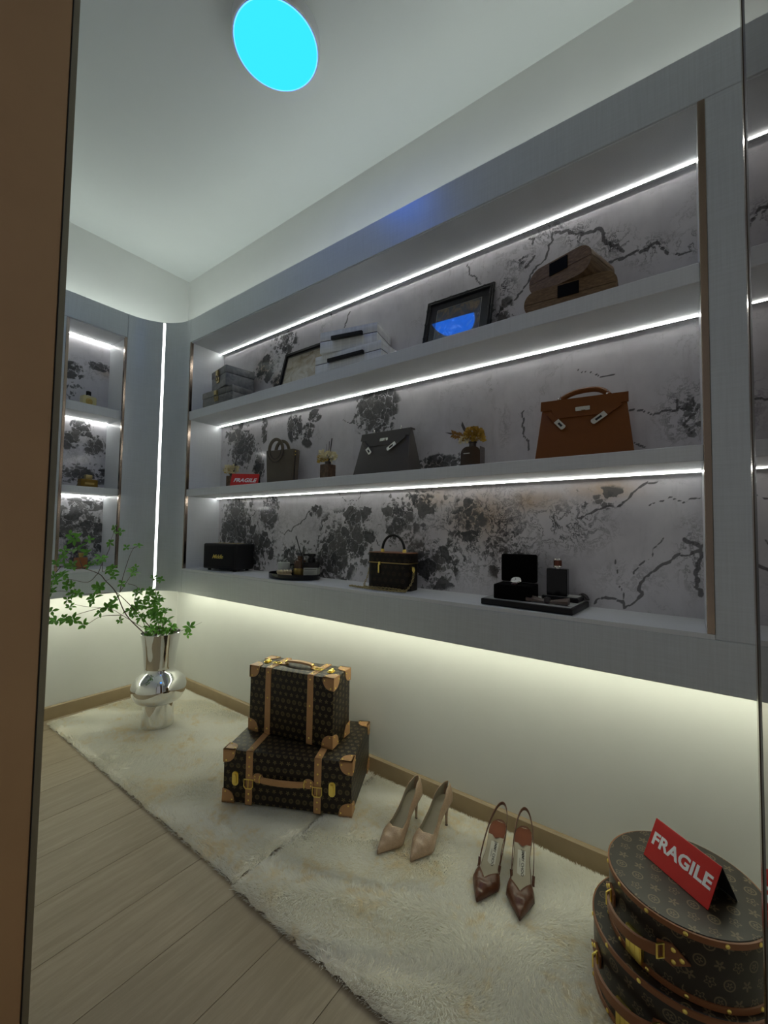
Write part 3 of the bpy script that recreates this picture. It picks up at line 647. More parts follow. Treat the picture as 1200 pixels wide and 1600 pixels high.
# one whorl of leaves, shared by all clusters
def whorl(n, L, wd, seed):
    r = random.Random(seed); b = B()
    for i in range(n):
        a = 2*PI*i/n+r.uniform(-.25, .25); l = L*r.uniform(.7, 1.1); tilt = r.uniform(-.1, .5)
        m = Matrix.Rotation(a, 4, 'Z') @ Matrix.Rotation(-tilt, 4, 'Y')
        w_ = wd*r.uniform(.85, 1.1)
        vs = []
        for t, ww, dz in ((.06, .12, 0), (.30, .62, .10), (.58, 1.0, .10), (.80, .72, .02), (1.0, .0, -.10)):
            if ww == 0: vs.append([(l*t, 0, dz*l)])
            else: vs.append([(l*t, -w_*ww, dz*l+.12*w_), (l*t, 0, dz*l-.10*w_), (l*t, w_*ww, dz*l+.12*w_)])
        flat = [v for q in vs for v in q]
        fs = []
        for k in range(3):
            o_ = k*3; fs += [(o_, o_+1, o_+4, o_+3), (o_+1, o_+2, o_+5, o_+4)]
        fs += [(9, 10, 12), (10, 11, 12)]
        poly(b, flat, fs, m)
    return mesh_of(b, 'leaf', 60)
WH = [whorl(5, .030, .0068, 1), whorl(6, .037, .0080, 2), whorl(4, .029, .0068, 3), whorl(6, .040, .0085, 5)]
groups = [(0, [0, 2, 4, 5, 9, 10, 11, 20]), (1, [1, 3, 18, 19]), (6, [6, 7, 8]), (12, [12]), (13, [13]), (14, [14]), (15, [15]), (16, [16]), (17, [17])]
names = ['tall leafy branch arching furthest left out of the chrome vase', 'dark forked leafy branch leaning left beside the tallest one', 'thin drooping twigs with leaves low on the left of the vase',
         'short leafy sprig left of the corner light strip', 'upright leafy sprig just in front of the corner light strip', 'slender leafy sprig rising highest above the vase rim', 'small leafy sprig at the right side of the vase mouth', 'low leafy shoot pointing right over the vase rim', 'tuft of leaves spilling over the vase rim']
br = []
for (g0, ids), lab in zip(groups, names):
    t = thing('leafy_branch', lab, 'branch', T(0, 0, 0), 'green branches in the chrome vase'); br.append((t, ids))
    for i in ids:
        pts = smoothed(STEMS[i], 5); main = i in (0, 1)
        r0_, r1_ = (.0032, .0012) if main else (.0016, .0007)
        b = B(); tube(b, pts, [r0_+(r1_-r0_)*j/(len(pts)-1) for j in range(len(pts))], 6); part('stem', b, 'twig', t)
rl = random.Random(9)
def facing(x, y, z):
    n = Vector((-.45+rl.uniform(-.5, .5), -.62+rl.uniform(-.5, .5), .55+rl.uniform(-.45, .4))).normalized()
    return Matrix.Translation((x, y, z)) @ n.to_track_quat('Z', 'Y').to_matrix().to_4x4() @ Matrix.Rotation(rl.uniform(0, 6.28), 4, 'Z')
for x, y, z, big in LEAVES:
    p = Vector((x, y, z)); best = None
    for t, ids in br:
        for i in ids:
            for q in STEMS[i]:
                d = (Vector(q)-p).length
                if best is None or d < best[0]: best = (d, t, Vector(q))
    d, t, q = best
    m = facing(x, y, z)
    me = WH[rl.choice((1, 3)) if big else rl.choice((0, 2, 0))]
    o = bpy.data.objects.new('leaf_cluster', me); COL.objects.link(o); o.parent = t; o.matrix_local = m
    sc_ = rl.uniform(.85, 1.15); o.scale = (sc_,)*3
    for _ in range(1 if big else 0):
        o = bpy.data.objects.new('leaf_cluster', WH[rl.choice((0, 2))]); COL.objects.link(o); o.parent = t
        o.matrix_local = facing(x+rl.uniform(-.030, .030), y+rl.uniform(-.03, .03), z+rl.uniform(-.035, .028))
    if d > .012:
        b = B(); tube(b, [q, (q+p)/2+Vector((0, 0, -.004)), p], [.0009, .0008, .0006], 5); part('twig', b, 'twig', t)

# ================================================================== suitcases
def corner_guard(parent, sx, sy, sz, W, D, Hc, r):
    b = B(); rv = B(); e = .0022
    ctr = Vector((sx*W/2, sy*D/2, sz*Hc/2))
    def sect(ax):   # plate on the face normal to ax
        o1, o2 = [k for k in range(3) if k != ax]; sg = (sx, sy, sz)
        pts = [(0, 0)]+[(r*(1.0*math.cos(a)**.8), r*(1.0*math.sin(a)**.8)) for a in [PI/2*i/8 for i in range(9)]]
        lo, hi = [], []
        for u, v in pts:
            p = ctr.copy(); p[o1] -= sg[o1]*u; p[o2] -= sg[o2]*v
            if u == 0 or v == 0:
                if u == 0: p[o1] += sg[o1]*e
                if v == 0: p[o2] += sg[o2]*e
            a = p.copy(); a[ax] -= sg[ax]*.004; c = p.copy(); c[ax] += sg[ax]*e
            lo.append(tuple(a)); hi.append(tuple(c))
        n = len(pts); poly(b, lo+hi, [tuple(range(n))[::-1], tuple(range(n, 2*n))]+[(i, (i+1) % n, n+(i+1) % n, n+i) for i in range(n)])
        for a in (.28, PI/2-.28):
            p = ctr.copy(); p[o1] -= sg[o1]*r*.86*math.cos(a); p[o2] -= sg[o2]*r*.86*math.sin(a); p[ax] += sg[ax]*e
            rot = {0: T(ry=sg[0]*PI/2), 1: T(rx=-sg[1]*PI/2), 2: T(rx=0 if sg[2] > 0 else PI)}[ax]
            lathe(rv, [(.0030, 0), (.0030, .0008), (.0016, .0020)], 10, Matrix.Translation(p) @ rot)
    for ax in range(3): sect(ax)
    g = part('corner_guard', b, 'tan', parent); part('rivets', rv, 'gold', g)
def suitcase(label, m, W, D, Hc, sxs):
    """handle side at -y, broad sides at +-z, centre at the origin"""
    t = thing('suitcase', label, 'suitcase', m, 'monogram suitcases stacked on the rug')
    part('body', rbox(-W/2, W/2, -D/2, D/2, -Hc/2, Hc/2, .005, 2), 'mono', t, uv='box')
    b = B(); box(b, -W/2-.0004, W/2+.0004, -D/2-.0004, D/2+.0004, Hc*.22, Hc*.22+.0015); part('lid_seam', b, 'black', t)
    for sx in (-1, 1):
        for sy in (-1, 1):
            for sz in (-1, 1): corner_guard(t, sx, sy, sz, W, D, Hc, .047)
    for X in sxs:
        hw = .0135; e = .0026
        b = B()
        rbox(X-hw, X+hw, -D/2-e, -D/2+.002, -Hc/2-e, Hc/2+e, .0012, 1, b); rbox(X-hw, X+hw, -D/2-e, D/2+e, Hc/2-.002, Hc/2+e, .0012, 1, b)
        rbox(X-hw, X+hw, -D/2-e, D/2+e, -Hc/2-e, -Hc/2+.002, .0012, 1, b); rbox(X-hw, X+hw, D/2-.002, D/2+e, -Hc/2-e, Hc/2+e, .0012, 1, b)
        s = part('strap', b, 'tan', t)
        rv = B()
        for zz in (.40, .22, .06, -.30, -.42): lathe(rv, [(.0034, 0), (.0034, .001), (.0016, .0024)], 10, T(X, -D/2-e, zz*Hc, rx=PI/2))
        for yy in (-.44, -.05, .42):
            lathe(rv, [(.0034, 0), (.0034, .001), (.0016, .0024)], 10, T(X, yy*D, Hc/2+e)); lathe(rv, [(.0034, 0), (.0034, .001), (.0016, .0024)], 10, T(X, yy*D, -Hc/2-e, rx=PI))
        part('rivets', rv, 'gold', s)
        b = B(); k = .0175
        tube(b, [(X-k, -D/2-.005, -Hc*.02), (X+k, -D/2-.005, -Hc*.02), (X+k, -D/2-.006, -Hc*.15), (X+k*.6, -D/2-.007, -Hc*.185), (X-k*.6, -D/2-.007, -Hc*.185), (X-k, -D/2-.006, -Hc*.15)], .0022, 8, closed=True)
        tube(b, [(X, -D/2-.006, -Hc*.02), (X, -D/2-.008, -Hc*.18)], .0016, 6); part('buckle', b, 'gold', s)
    for X in (sxs[0]-.055, sxs[1]+.055):
        b = B(); prism(b, rrect(X-.0125, X+.0125, -Hc*.17, Hc*.10, .012, 6), 0, .003, UPX @ T(0, 0, D/2)); l = part('latch', b, 'gold', t)
        b = B(); rbox(X-.008, X+.008, -D/2-.009, -D/2-.002, -Hc*.12, Hc*.03, .003, 2, b); rbox(X-.006, X+.006, -D/2-.011, -D/2-.002, Hc*.0, Hc*.07, .003, 2, b); part('clasp', b, 'gold', l)
    hx = (sxs[0]+sxs[1])/2; hl = (sxs[1]-sxs[0])*.33
    b = B(); rows = []
    for i in range(17):
        f = i/16; x = hx-hl+2*hl*f; o_ = .006+.009*math.sin(PI*f)**.5; hh = .0100+.0010*math.sin(PI*f); zc = Hc*.02-.001*math.sin(PI*f)
        rows.append([b.verts.new(v) for v in ((x, -D/2-o_, zc-hh), (x, -D/2-o_, zc+hh), (x, -D/2-o_-.007, zc+hh*.85), (x, -D/2-o_-.007, zc-hh*.85))])
    for p, q in zip(rows, rows[1:]):
        for k in range(4): b.faces.new((p[k], p[(k+1) % 4], q[(k+1) % 4], q[k]))
    b.faces.new(rows[0]); b.faces.new(rows[-1][::-1]); hnd = part('handle', b, 'tan', t)
    for s in (-1, 1):
        b = B(); prism(b, [(hx+s*(hl+.010)+.014*math.cos(a)*1.5, Hc*.02+.017*math.sin(a)) for a in [2*PI*i/16 for i in range(16)]], 0, .004, UPX @ T(0, 0, D/2)); mo = part('handle_mount', b, 'tan', t)
        rv = B()
        for dx, dz in ((.009, .006), (.009, -.006), (-.010, .007)): lathe(rv, [(.0028, 0), (.0014, .002)], 8, T(hx+s*(hl+.012+dx), -D/2-.004, Hc*.02+dz, rx=PI/2))
        part('rivets', rv, 'gold', mo)
        b = B(); tube(b, [(hx+s*hl*.98, -D/2-.006, Hc*.09), (hx+s*hl*.98, -D/2-.016, Hc*.05), (hx+s*hl*.98, -D/2-.014, -.006), (hx+s*hl*.98, -D/2-.004, -.002)], .0018, 6, closed=True); part('ring', b, 'gold', mo)
    return t
# lower, lying flat: front-left bottom corner (-.540,-1.403), front-right (-.311,-1.853)
a1 = math.atan2(-1.853+1.403, -.311+.540); W1, D1, H1 = .500, .325, .192
c1 = Vector((-.540, -1.403, 0))+Vector((math.cos(a1), math.sin(a1), 0))*W1/2+Vector((-math.sin(a1), math.cos(a1), 0))*D1/2
suitcase('brown monogram suitcase lying flat, the lower and larger of the two', T(c1.x, c1.y, RZ-.004+H1/2, rz=a1), W1, D1, H1, (-.145, .122))
# upper, standing on its back edge with the handle on top
zb = RZ-.004+H1+.003; a2 = math.atan2(-.40, .100); W2, D2, H2 = .395, .262, .142
c2 = Vector((-.393, -1.352, 0))+Vector((math.cos(a2), math.sin(a2), 0))*W2/2+Vector((-math.sin(a2), math.cos(a2), 0))*H2/2
suitcase('brown monogram suitcase standing upright on top of the other one', Matrix.Translation((c2.x, c2.y, zb+D2/2+.0026)) @ Matrix.Rotation(a2, 4, 'Z') @ Matrix.Rotation(-PI/2, 4, 'X'), W2, D2, H2, (-.105, .095))

# ================================================================== shoes
def smst(a, b, x):
    t = max(0., min(1., (x-a)/(b-a))); return t*t*(3-2*t)
def interp(tab, s):
    for (a, p), (c, q) in zip(tab, tab[1:]):
        if s <= c:
            t = (s-a)/(c-a); t = t*t*(3-2*t); return p+(q-p)*t
    return tab[-1][1]
def shoe(label, cat, toe, heel, kind, group, lean=0.):
    """toe at the origin side: s=0 heel, s=1 toe; local x runs heel->toe"""
    toe, heel = Vector(toe), Vector(heel); L = (toe-heel).length; ang = math.atan2(toe.y-heel.y, toe.x-heel.x)
    t = thing('high_heel', label, cat, T(heel.x, heel.y, RZ-.005, rz=ang), group)
    HH = .088
    hwt = [(0, .0), (.03, .016), (.08, .0245), (.16, .027), (.35, .0235), (.52, .029), (.66, .0365), (.70, .0362), (.80, .0262), (.90, .0142), (1.0, .0012)]
    def hw(s):
        if s < .08: return .0245*math.sqrt(max(0, 1-(1-s/.08)**2))
        if s > .70: return .0362*((1-s)/.30)**.92+.0008
        return interp(hwt[2:], s)
    def base(s): return .006+HH*(1-smst(.10, .70, s))*(1-.04*smst(0, .12, s))
    def off(s): return .004*math.sin(PI*s)*lean
    NS = 46; SS = [i/NS for i in range(NS+1)]; SS[0] = .001
    # sole slab
    b = B(); rings = []
    for s in SS:
        x = s*L; w_ = max(hw(s), .0008); z = base(s)
        rings.append([b.verts.new(v) for v in ((x, -w_+off(s), z), (x, w_+off(s), z), (x, w_*.92+off(s), z-.0045), (x, -w_*.92+off(s), z-.0045))])
    for p, q in zip(rings, rings[1:]):
        for i in range(4): b.faces.new((p[i], p[(i+1) % 4], q[(i+1) % 4], q[i]))
    b.faces.new(rings[0]); b.faces.new(rings[-1][::-1])
    part('sole', b, 'sling' if kind else 'pump', t, smooth=50)
    b = B(); prev = None
    for s in SS:
        if s > .93: break
        x = s*L+.002; w_ = hw(s)*.94; z = base(s)+.0012
        cur = [b.verts.new((x, -w_+off(s), z+.0006)), b.verts.new((x, off(s), z)), b.verts.new((x, w_+off(s), z+.0006))]
        if prev:
            b.faces.new((prev[0], prev[1], cur[1], cur[0])); b.faces.new((prev[1], prev[2], cur[2], cur[1]))
        prev = cur
    part('insole', b, 'lining', t, smooth=60)
    # upper
    b = B(); NA = 9; cols = []
    if kind == 0:
        ht = [(0, .054), (.25, .050), (.50, .046), (.66, .046), (.80, .034), (.92, .020), (1., .010)]
        wl = [(0, .052), (.12, .049), (.30, .034), (.48, .027), (.58, .030), (.66, .0451), (1., .06)]
        SU = [s for s in SS]
    else:
        ht = [(0, .03), (.50, .030), (.66, .034), (.80, .027), (.92, .017), (1., .009)]
        SU = [.56+(1-.56)*i/40 for i in range(41)]
    def side(sg):
        prev = None
        for s in SU:
            h = interp(ht, s)
            if kind == 0: f = min(1., interp(wl, s)/h); ph = math.asin(f) if s < .655 else PI/2
            else:
                # V-shaped throat: low at the sides, reaching the centre at s=.70
                tt = (s-.56)/.19; ph = PI/2 if tt >= 1 else math.acos(max(0., min(1., (1-max(tt, .004))))**1.333)
            cur = []
            for j in range(NA+1):
                a = ph*j/NA; x = s*L; sh = 0.
                if kind: x = (s*L) 
                yy = hw(s)*1.03*math.cos(a)**.75; zz = base(s)-.002+h*math.sin(a)**.9
                cur.append(b.verts.new((x, sg*yy+off(s), zz)))
            if prev:
                for j in range(NA): b.faces.new((prev[j], prev[j+1], cur[j+1], cur[j]))
            prev = cur
    side(1); side(-1); bmesh.ops.remove_doubles(b, verts=list(b.verts), dist=.0004)
    u = part('upper', b, 'sling' if kind else 'pump', t, smooth=70)
    sol = u.modifiers.new('thickness', 'SOLIDIFY'); sol.thickness = .0018; sol.offset = 0; 
    u.data.materials.append(MAT['lining']); sol.material_offset = 0
    if kind == 0:
        b = B()    # lining inside the quarters
        for sg in (1, -1):
            prev = None
            for s in SU[1:]:
                if s > .70: break
                h = interp(ht, s); f = min(1., interp(wl, s)/h); ph = math.asin(f)*.97 if s < .655 else PI/2*.97
                cur = [b.verts.new((s*L+.001, sg*(hw(s)*.955*math.cos(ph*j/NA)**.75)+off(s), base(s)+(h-.003)*math.sin(ph*j/NA)**.9)) for j in range(NA+1)]
                if prev:
                    for j in range(NA): b.faces.new((prev[j], prev[j+1], cur[j+1], cur[j]))
                prev = cur
        part('lining', b, 'lining', t, smooth=70)
    # stiletto heel
    b = B(); rings = []
    for k in range(9):
        f = k/8; z = .001+(HH+.002)*f; x = L*(.055+.03*f*f); rx = .0045+.021*f**3; ry = .0042+.017*f**3
        rings.append([b.verts.new((x+rx*math.cos(2*PI*i/14)-(.004*f if kind else 0), ry*math.sin(2*PI*i/14), z-.004*(f**2)*math.cos(2*PI*i/14))) for i in range(14)])
    for p, q in zip(rings, rings[1:]):
        for i in range(14): b.faces.new((p[i], p[(i+1) % 14], q[(i+1) % 14], q[i]))
    b.faces.new(rings[0][::-1]); b.faces.new(rings[-1])
    hl = part('heel', b, 'sling' if kind else 'pump', t)
    b = B(); cyl(b, .0046, 0, .004, 12, T(L*.055, 0, -.002)); part('heel_tip', b, 'black', hl)
    slope = lambda s: math.atan2(base(s+.02)-base(s-.02), .04*L)
    if kind:
        b = B(); prev = None          # rust-coloured heel pad with a pointed front edge
        for s in [i/60 for i in range(1, 15)]:
            w_ = hw(s)*.92; z = base(s)+.0024
            cut = 1. if s < .16 else max(.0, 1-(s-.16)/.085)
            for sg in (1, -1): pass
            cur = [b.verts.new((s*L+.002, w_*q+off(s), z)) for q in (-1., -.5, 0, .5, 1.)]
            if prev:
                for j in range(4): b.faces.new((prev[j], prev[j+1], cur[j+1], cur[j]))
            prev = cur
        tip = b.verts.new((.235*L+.010, off(.25), base(.25)+.0026)); b.faces.new((prev[1], prev[2], tip)); b.faces.new((prev[2], prev[3], tip))
        part('heel_pad', b, 'rustpad', t, smooth=60)
        sl = slope(.40); mm = T(.40*L, off(.4), base(.40)+.0036, ry=-sl)
        b = B(); prism(b, rrect(-.030, .030, -.0115, .0115, .001, 2), -.0006, .0, mm); lb = part('label', b, 'labelpatch', t)
        letters('lettering', 'JIMMY CHOO', .0105, 'ink', lb, mm @ T(0, .003, .0003), .0002, 0, .0001); letters('lettering', 'LONDON', .0045, 'ink', lb, mm @ T(0, -.005, .0003), 0, 0, .0001)
        # sling strap round the heel
        pts = []
        s0 = .50
        for i in range(29):
            a = PI*i/28; f = math.sin(a)
            x = L*(s0-.02)-(L*(s0-.02)+.030)*f; yv = math.cos(a)*(.030+.006*f); z = base(s0)+.012+(HH+.042-base(s0)-.012+.006)*f**1.0
            pts.append((x, yv, z))
        b = B(); tube(b, pts, .0042, 6, flat=.28); 
        b2 = B(); prev = None
        for p in pts:
            p = Vector(p); cur = [b2.verts.new(p+Vector((0, 0, -.0048))), b2.verts.new(p+Vector((0, 0, .0048)))]
            if prev: b2.faces.new((prev[0], prev[1], cur[1], cur[0]))
            prev = cur
        b.free(); st = part('sling_strap', b2, 'sling', t, smooth=70)
        so = st.modifiers.new('thickness', 'SOLIDIFY'); so.thickness = .002; so.offset = 0
        for sg in (1, -1):
            b = B(); tube(b, [(L*.49, sg*.031, base(.5)+.012), (L*.52, sg*.030, base(.53)+.003), (L*.55, sg*.030, base(.55)+.001)], .004, 6, flat=.5); part('strap_loop', b, 'sling', t)
    else:
        sl = slope(.38); mm = T(.38*L, off(.38), base(.38)+.0022, ry=-sl)
        b = B(); prism(b, rrect(-.034, .034, -.012, .012, .004, 3), -.0006, 0, mm); part('sock_lining', b, 'lining', t)
    return t
shoe('nude snakeskin pump nearest the suitcases', 'shoe', (-.394, -2.027, 0), (-.160, -2.036, 0), 0, 'nude stiletto pumps on the rug', 1)
shoe('nude snakeskin pump next to the brown slingbacks', 'shoe', (-.356, -2.128, 0), (-.124, -2.139, 0), 0, 'nude stiletto pumps on the rug', -1)
shoe('dark brown slingback heel on the side of the nude pumps', 'shoe', (-.364, -2.351, 0), (-.142, -2.336, 0), 1, 'brown slingback heels on the rug', 1)
shoe('dark brown slingback heel on the side of the round hat boxes', 'shoe', (-.348, -2.466, 0), (-.124, -2.408, 0), 1, 'brown slingback heels on the rug', -1)

# ================================================================== hat boxes and their sign
def hatbox(label, m, R, Hb, ha):
    t = thing('hat_box', label, 'hat box', m, 'round monogram hat boxes'); n = 96
    b = B(); lathe(b, [(R-.002, 0), (R, .002), (R, Hb-.002), (R-.002, Hb)], n); part('body', b, 'mono2', t, uv='cyl')
    for z0, z1 in ((.0, .013), (Hb-.014, Hb-.001)):
        b = B(); lathe(b, [(R-.002, z0), (R+.0024, z0+.001), (R+.0024, z1-.001), (R-.002, z1)], n, cap=False); rm = part('rim', b, 'tan2', t)
        rv = B()
        for k in range(14):
            a = ha+2*PI*(k+.5)/14; lathe(rv, [(.0042, 0), (.0042, .001), (.0022, .0026)], 12, T((R+.0024)*math.cos(a), (R+.0024)*math.sin(a), (z0+z1)/2, 0, PI/2, a) if False else Matrix.Translation(((R+.0024)*math.cos(a), (R+.0024)*math.sin(a), (z0+z1)/2)) @ Matrix.Rotation(a, 4, 'Z') @ Matrix.Rotation(PI/2, 4, 'Y'))
        part('rivets', rv, 'gold', rm)
    def at(a, z, off): return Vector(((R+off)*math.cos(a), (R+off)*math.sin(a), z))
    zc = Hb*.55; hs = .40
    b = B(); rows = []
    for i in range(21):
        f = i/20; a = ha-hs+2*hs*f; o_ = .010+.016*math.sin(PI*f)**.7; zz = zc-.004*math.sin(PI*f)
        c = at(a, zz, o_); n_ = Vector((math.cos(a), math.sin(a), 0))
        rows.append([b.verts.new(v) for v in (c+Vector((0, 0, -.011)), c+Vector((0, 0, .011)), c+n_*.005+Vector((0, 0, .010)), c+n_*.005+Vector((0, 0, -.010)))])
    for p, q in zip(rows, rows[1:]):
        for k in range(4): b.faces.new((p[k], p[(k+1) % 4], q[(k+1) % 4], q[k]))
    b.faces.new(rows[0]); b.faces.new(rows[-1][::-1]); part('handle', b, 'tan2', t)
    for s in (-1, 1):
        a = ha+s*(hs+.10)
        mm = Matrix.Translation(at(a, zc-.002, .0)) @ Matrix.Rotation(a+PI/2, 4, 'Z')
        b = B(); prism(b, [(-s*.022, -.013), (s*.004, -.020), (s*.034, 0), (s*.004, .020), (-s*.022, .013)], 0, .004, mm @ UPX); mo = part('handle_mount', b, 'tan2', t)
        rv = B()
        for dx, dz in ((.006, .011), (.006, -.011), (.020, 0)): lathe(rv, [(.0046, 0), (.0040, .0012), (.002, .0024)], 12, mm @ T(s*dx, -.004, dz, rx=PI/2))
        part('rivets', rv, 'gold', mo)
        a = ha+s*(hs+.01); mm = Matrix.Translation(at(a, zc, .006)) @ Matrix.Rotation(a+PI/2, 4, 'Z')
        b = B(); tube(b, [(s*-.004, -.012, .013), (s*.004, .0, .013), (s*.004, .0, -.013), (s*-.004, -.012, -.013)], .0022, 8, mm, closed=True); part('ring', b, 'gold', mo)
    mm = Matrix.Translation(at(ha+.04, Hb*.26, 0)) @ Matrix.Rotation(ha+PI/2, 4, 'Z')
    b = B()
    for k in (-1, 0, 1): rbox(k*.0115-.0055, k*.0115+.0055, -.008, .003, -.026, .026, .0012, 1, b, mm)
    rbox(-.0185, .0185, -.006, .003, -.027, .027, .001, 1, b, mm); part('latch', b, 'gold', t)
    return t
HX, HY = -.330, -2.823
hatbox('round brown monogram hat box on top, carrying the red sign', T(HX, HY, .171), .1455, .129, math.radians(143))
hatbox('wider round brown monogram hat box at the bottom of the stack', T(HX+.005, HY+.012, .022), .168, .149, math.radians(146))
def sign(label, p0, p1, apex_h, spread, size, shear, bold):
    """tent sign: bottom front edge from p0 (left) to p1 (right)"""
    p0, p1 = Vector(p0), Vector(p1); a = math.atan2(p1.y-p0.y, p1.x-p0.x); L = (p1-p0).length
    t = thing('tent_sign', label, 'sign', T(p0.x, p0.y, p0.z, rz=a), 'red fragile signs')
    an = math.atan2(spread, apex_h); sl = math.hypot(spread, apex_h)
    m1 = T(0, 0, 0, rx=-an); m2 = T(0, 2*spread, 0, rx=an)
    part('front_panel', rbox(0, L, -.0012, .0008, 0, sl, .0005, 1, None, m1), 'red', t)
    part('back_panel', rbox(0, L, -.0008, .0012, 0, sl-.001, .0005, 1, None, m2), 'signback', t)
    letters('lettering', 'FRAGILE', size, 'white', t, m1 @ T(L/2, -.0015, sl*.52, rx=PI/2), bold, shear, .0003, 1.02)
    return t
sign('red tent sign reading FRAGILE on the top hat box', (-.305, -2.746, .3005), (-.400, -2.864, .3005), .077, .040, .0365, 0, .0012)
Z1, Z2, Z3 = 1.7405, 1.2815, .8235        # tops of the two shelves and of the sill
def wall(x, y, z, d=0.): return T(x, y, z, rz=WALL+math.radians(d))
sign('small red tent sign reading FRAGILE on the middle shelf', (-.165, -.815, Z2), (-.075, -.938, Z2), .080, .034, .0325, .25, .0010)

# ------------------------------------------------------------------ top shelf: boxes and frames
def clasp_box(label, m, w_, d, h, mat):
    t = thing('clasp_box', label, 'box', m, 'grey clasp boxes on the top shelf')
    part('base', rbox(-w_/2, w_/2, -d/2, d/2, 0, h*.62, .003, 2), mat, t)
    part('lid', rbox(-w_/2-.002, w_/2+.002, -d/2-.002, d/2+.002, h*.63, h, .004, 2), mat, t)
    b = B(); box(b, -w_/2+.002, w_/2-.002, -d/2+.002, d/2-.002, h*.615, h*.635); part('lid_seam', b, 'dark', t)
    b = B(); rbox(-.017, .017, -d/2-.006, -d/2, h*.28, h*.56, .001, 1, b); rbox(-.013, .013, -d/2-.013, -d/2, h*.64, h*.90, .002, 1, b)
    c = part('clasp', b, 'brass', t)
    b = B(); tube(b, [(-.012, -d/2-.008, h*.66), (.012, -d/2-.008, h*.66), (.012, -d/2-.010, h*.40), (-.012, -d/2-.010, h*.40)], .002, 6, closed=True); part('hasp', b, 'brass', c)
clasp_box('wide grey shagreen box with gold clasp, lowest in its stack', wall(-.118, -.722, Z1, 0), .290, .165, .095, 'stone2')
clasp_box('smaller grey shagreen box with gold clasp lying on the wider one', wall(-.120, -.748, Z1+.0955, -10), .190, .165, .112, 'stone')
def picture(label, y0, w_, h, fwid, bamboo, art):
    lean = math.radians(13.7)
    t = thing('picture_frame', label, 'picture frame', Matrix.Translation((-.0125-h*math.sin(lean)-.018, y0, Z1+.001)) @ Matrix.Rotation(WALL+math.radians(1.4 if bamboo else 0), 4, 'Z') @ Matrix.Rotation(-lean, 4, 'X'), 'framed pictures on the top shelf')
    W2_ = w_/2
    if not bamboo:
        for x0, x1, z0, z1 in ((-W2_, W2_, 0, fwid), (-W2_, W2_, h-fwid, h), (-W2_, -W2_+fwid, fwid, h-fwid), (W2_-fwid, W2_, fwid, h-fwid)):
            part('frame_rail', rbox(x0, x1, -.010, .008, z0, z1, .0015, 1), 'framek', t)
    else:
        for p, q in (((-W2_, .006), (W2_, .006)), ((-W2_, h-.006), (W2_, h-.006)), ((-W2_+.006, 0), (-W2_+.006, h)), ((W2_-.006, 0), (W2_-.006, h))):
            for k in (-1, 1):      # a pair of bamboo canes with knuckles
                dx, dz = (0, k*.0045) if p[1] == q[1] else (k*.0045, 0)
                pts = []; rs = []
                for i in range(37):
                    f = i/36; pts.append((p[0]+(q[0]-p[0])*f+dx, -.004, p[1]+(q[1]-p[1])*f+dz)); rs.append(.0054+(.0016 if i % 9 == 4 else 0))
                b = B(); tube(b, pts, rs, 8); part('frame_rail', b, 'framek', t)
    b = B(); box(b, -W2_+fwid*.5, W2_-fwid*.5, -.002, .006, fwid*.5, h-fwid*.5); part('mount', b, 'mat2' if bamboo else 'mat1', t, smooth=0)
    i_ = fwid+(.034 if bamboo else .012)
    b = B(); box(b, -W2_+i_-.0016, W2_-i_+.0016, -.0024, 0, i_-.0016, h-i_+.0016); part('mount_line', b, 'matl', t, smooth=0)
    b = B(); box(b, -W2_+i_, W2_-i_, -.0027, 0, i_, h-i_); part('print', b, art, t, smooth=0)
picture('black-framed sand-coloured print half hidden behind the white boxes', -1.262, .325, .262, .016, False, 'art1')
picture('black bamboo-framed dark print reflecting the blue lamp', -2.128, .280, .262, .013, True, 'art2')
def bar_box(label, m, w_, d, h):
    t = thing('keepsake_box', label, 'box', m, 'white textured boxes on the top shelf')
    part('base', rbox(-w_/2, w_/2, -d/2, d/2, 0, h*.552, .003, 2), 'whiteh', t)
    part('lid', rbox(-w_/2, w_/2, -d/2, d/2, h*.578, h, .003, 2), 'whiteh', t)
    b = B(); box(b, -w_/2+.002, w_/2-.002, -d/2+.002, d/2-.002, h*.55, h*.58); part('lid_seam', b, 'dark', t)
    part('bar_handle', rbox(-w_*.27, w_*.27, -d/2-.016, -d/2-.002, h*.50, h*.68, .002, 1), 'blackm', t)
    b = B()
    for s in (-1, 1): rbox(s*w_*.22-.004, s*w_*.22+.004, -d/2-.004, -d/2+.001, h*.54, h*.64, .001, 1, b)
    part('handle_post', b, 'blackm', t)
bar_box('white herringbone box with black bar handle, the lower one', wall(-.122, -1.675, Z1, 4), .350, .155, .086)
bar_box('white herringbone box with black bar handle, set askew on top', wall(-.122, -1.665, Z1+.0865, 13), .275, .150, .094)
def hide_box(label, m, w_, d, h):
    t = thing('hide_box', label, 'box', m, 'brown hide boxes on the top shelf'); R_ = h*.48
    pts = rrect(-w_/2, w_/2, 0, h, R_, 7)
    lo = [(x, y) for x, y in pts if y <= h*.5+.001]; hi = [(x, y) for x, y in pts if y >= h*.5-.001]
    def half(sel, zc, name):
        q = [p for p in sel]
        if name == 'base': q = [(-w_/2, h*.49)]+[p for p in sorted(pts, key=lambda p: p[0]) if p[1] < h*.46]+[(w_/2, h*.49)]
        else: q = [(w_/2, h*.51)]+[p for p in sorted(pts, key=lambda p: -p[0]) if p[1] > h*.54]+[(-w_/2, h*.51)]
        b = B(); prism(b, q, -d/2, d/2, UPX); part(name, b, 'rattan', t, smooth=30)
    half(lo, 0, 'base'); half(hi, 0, 'lid')
    b = B(); box(b, -w_/2+.002, w_/2-.002, -d/2+.002, d/2-.002, h*.485, h*.515); part('lid_seam', b, 'dark', t)
    part('black_plate', rbox(-.030, .030, -d/2-.003, -d/2, h*.45, h*.93, .001, 1), 'blacklabel', t)
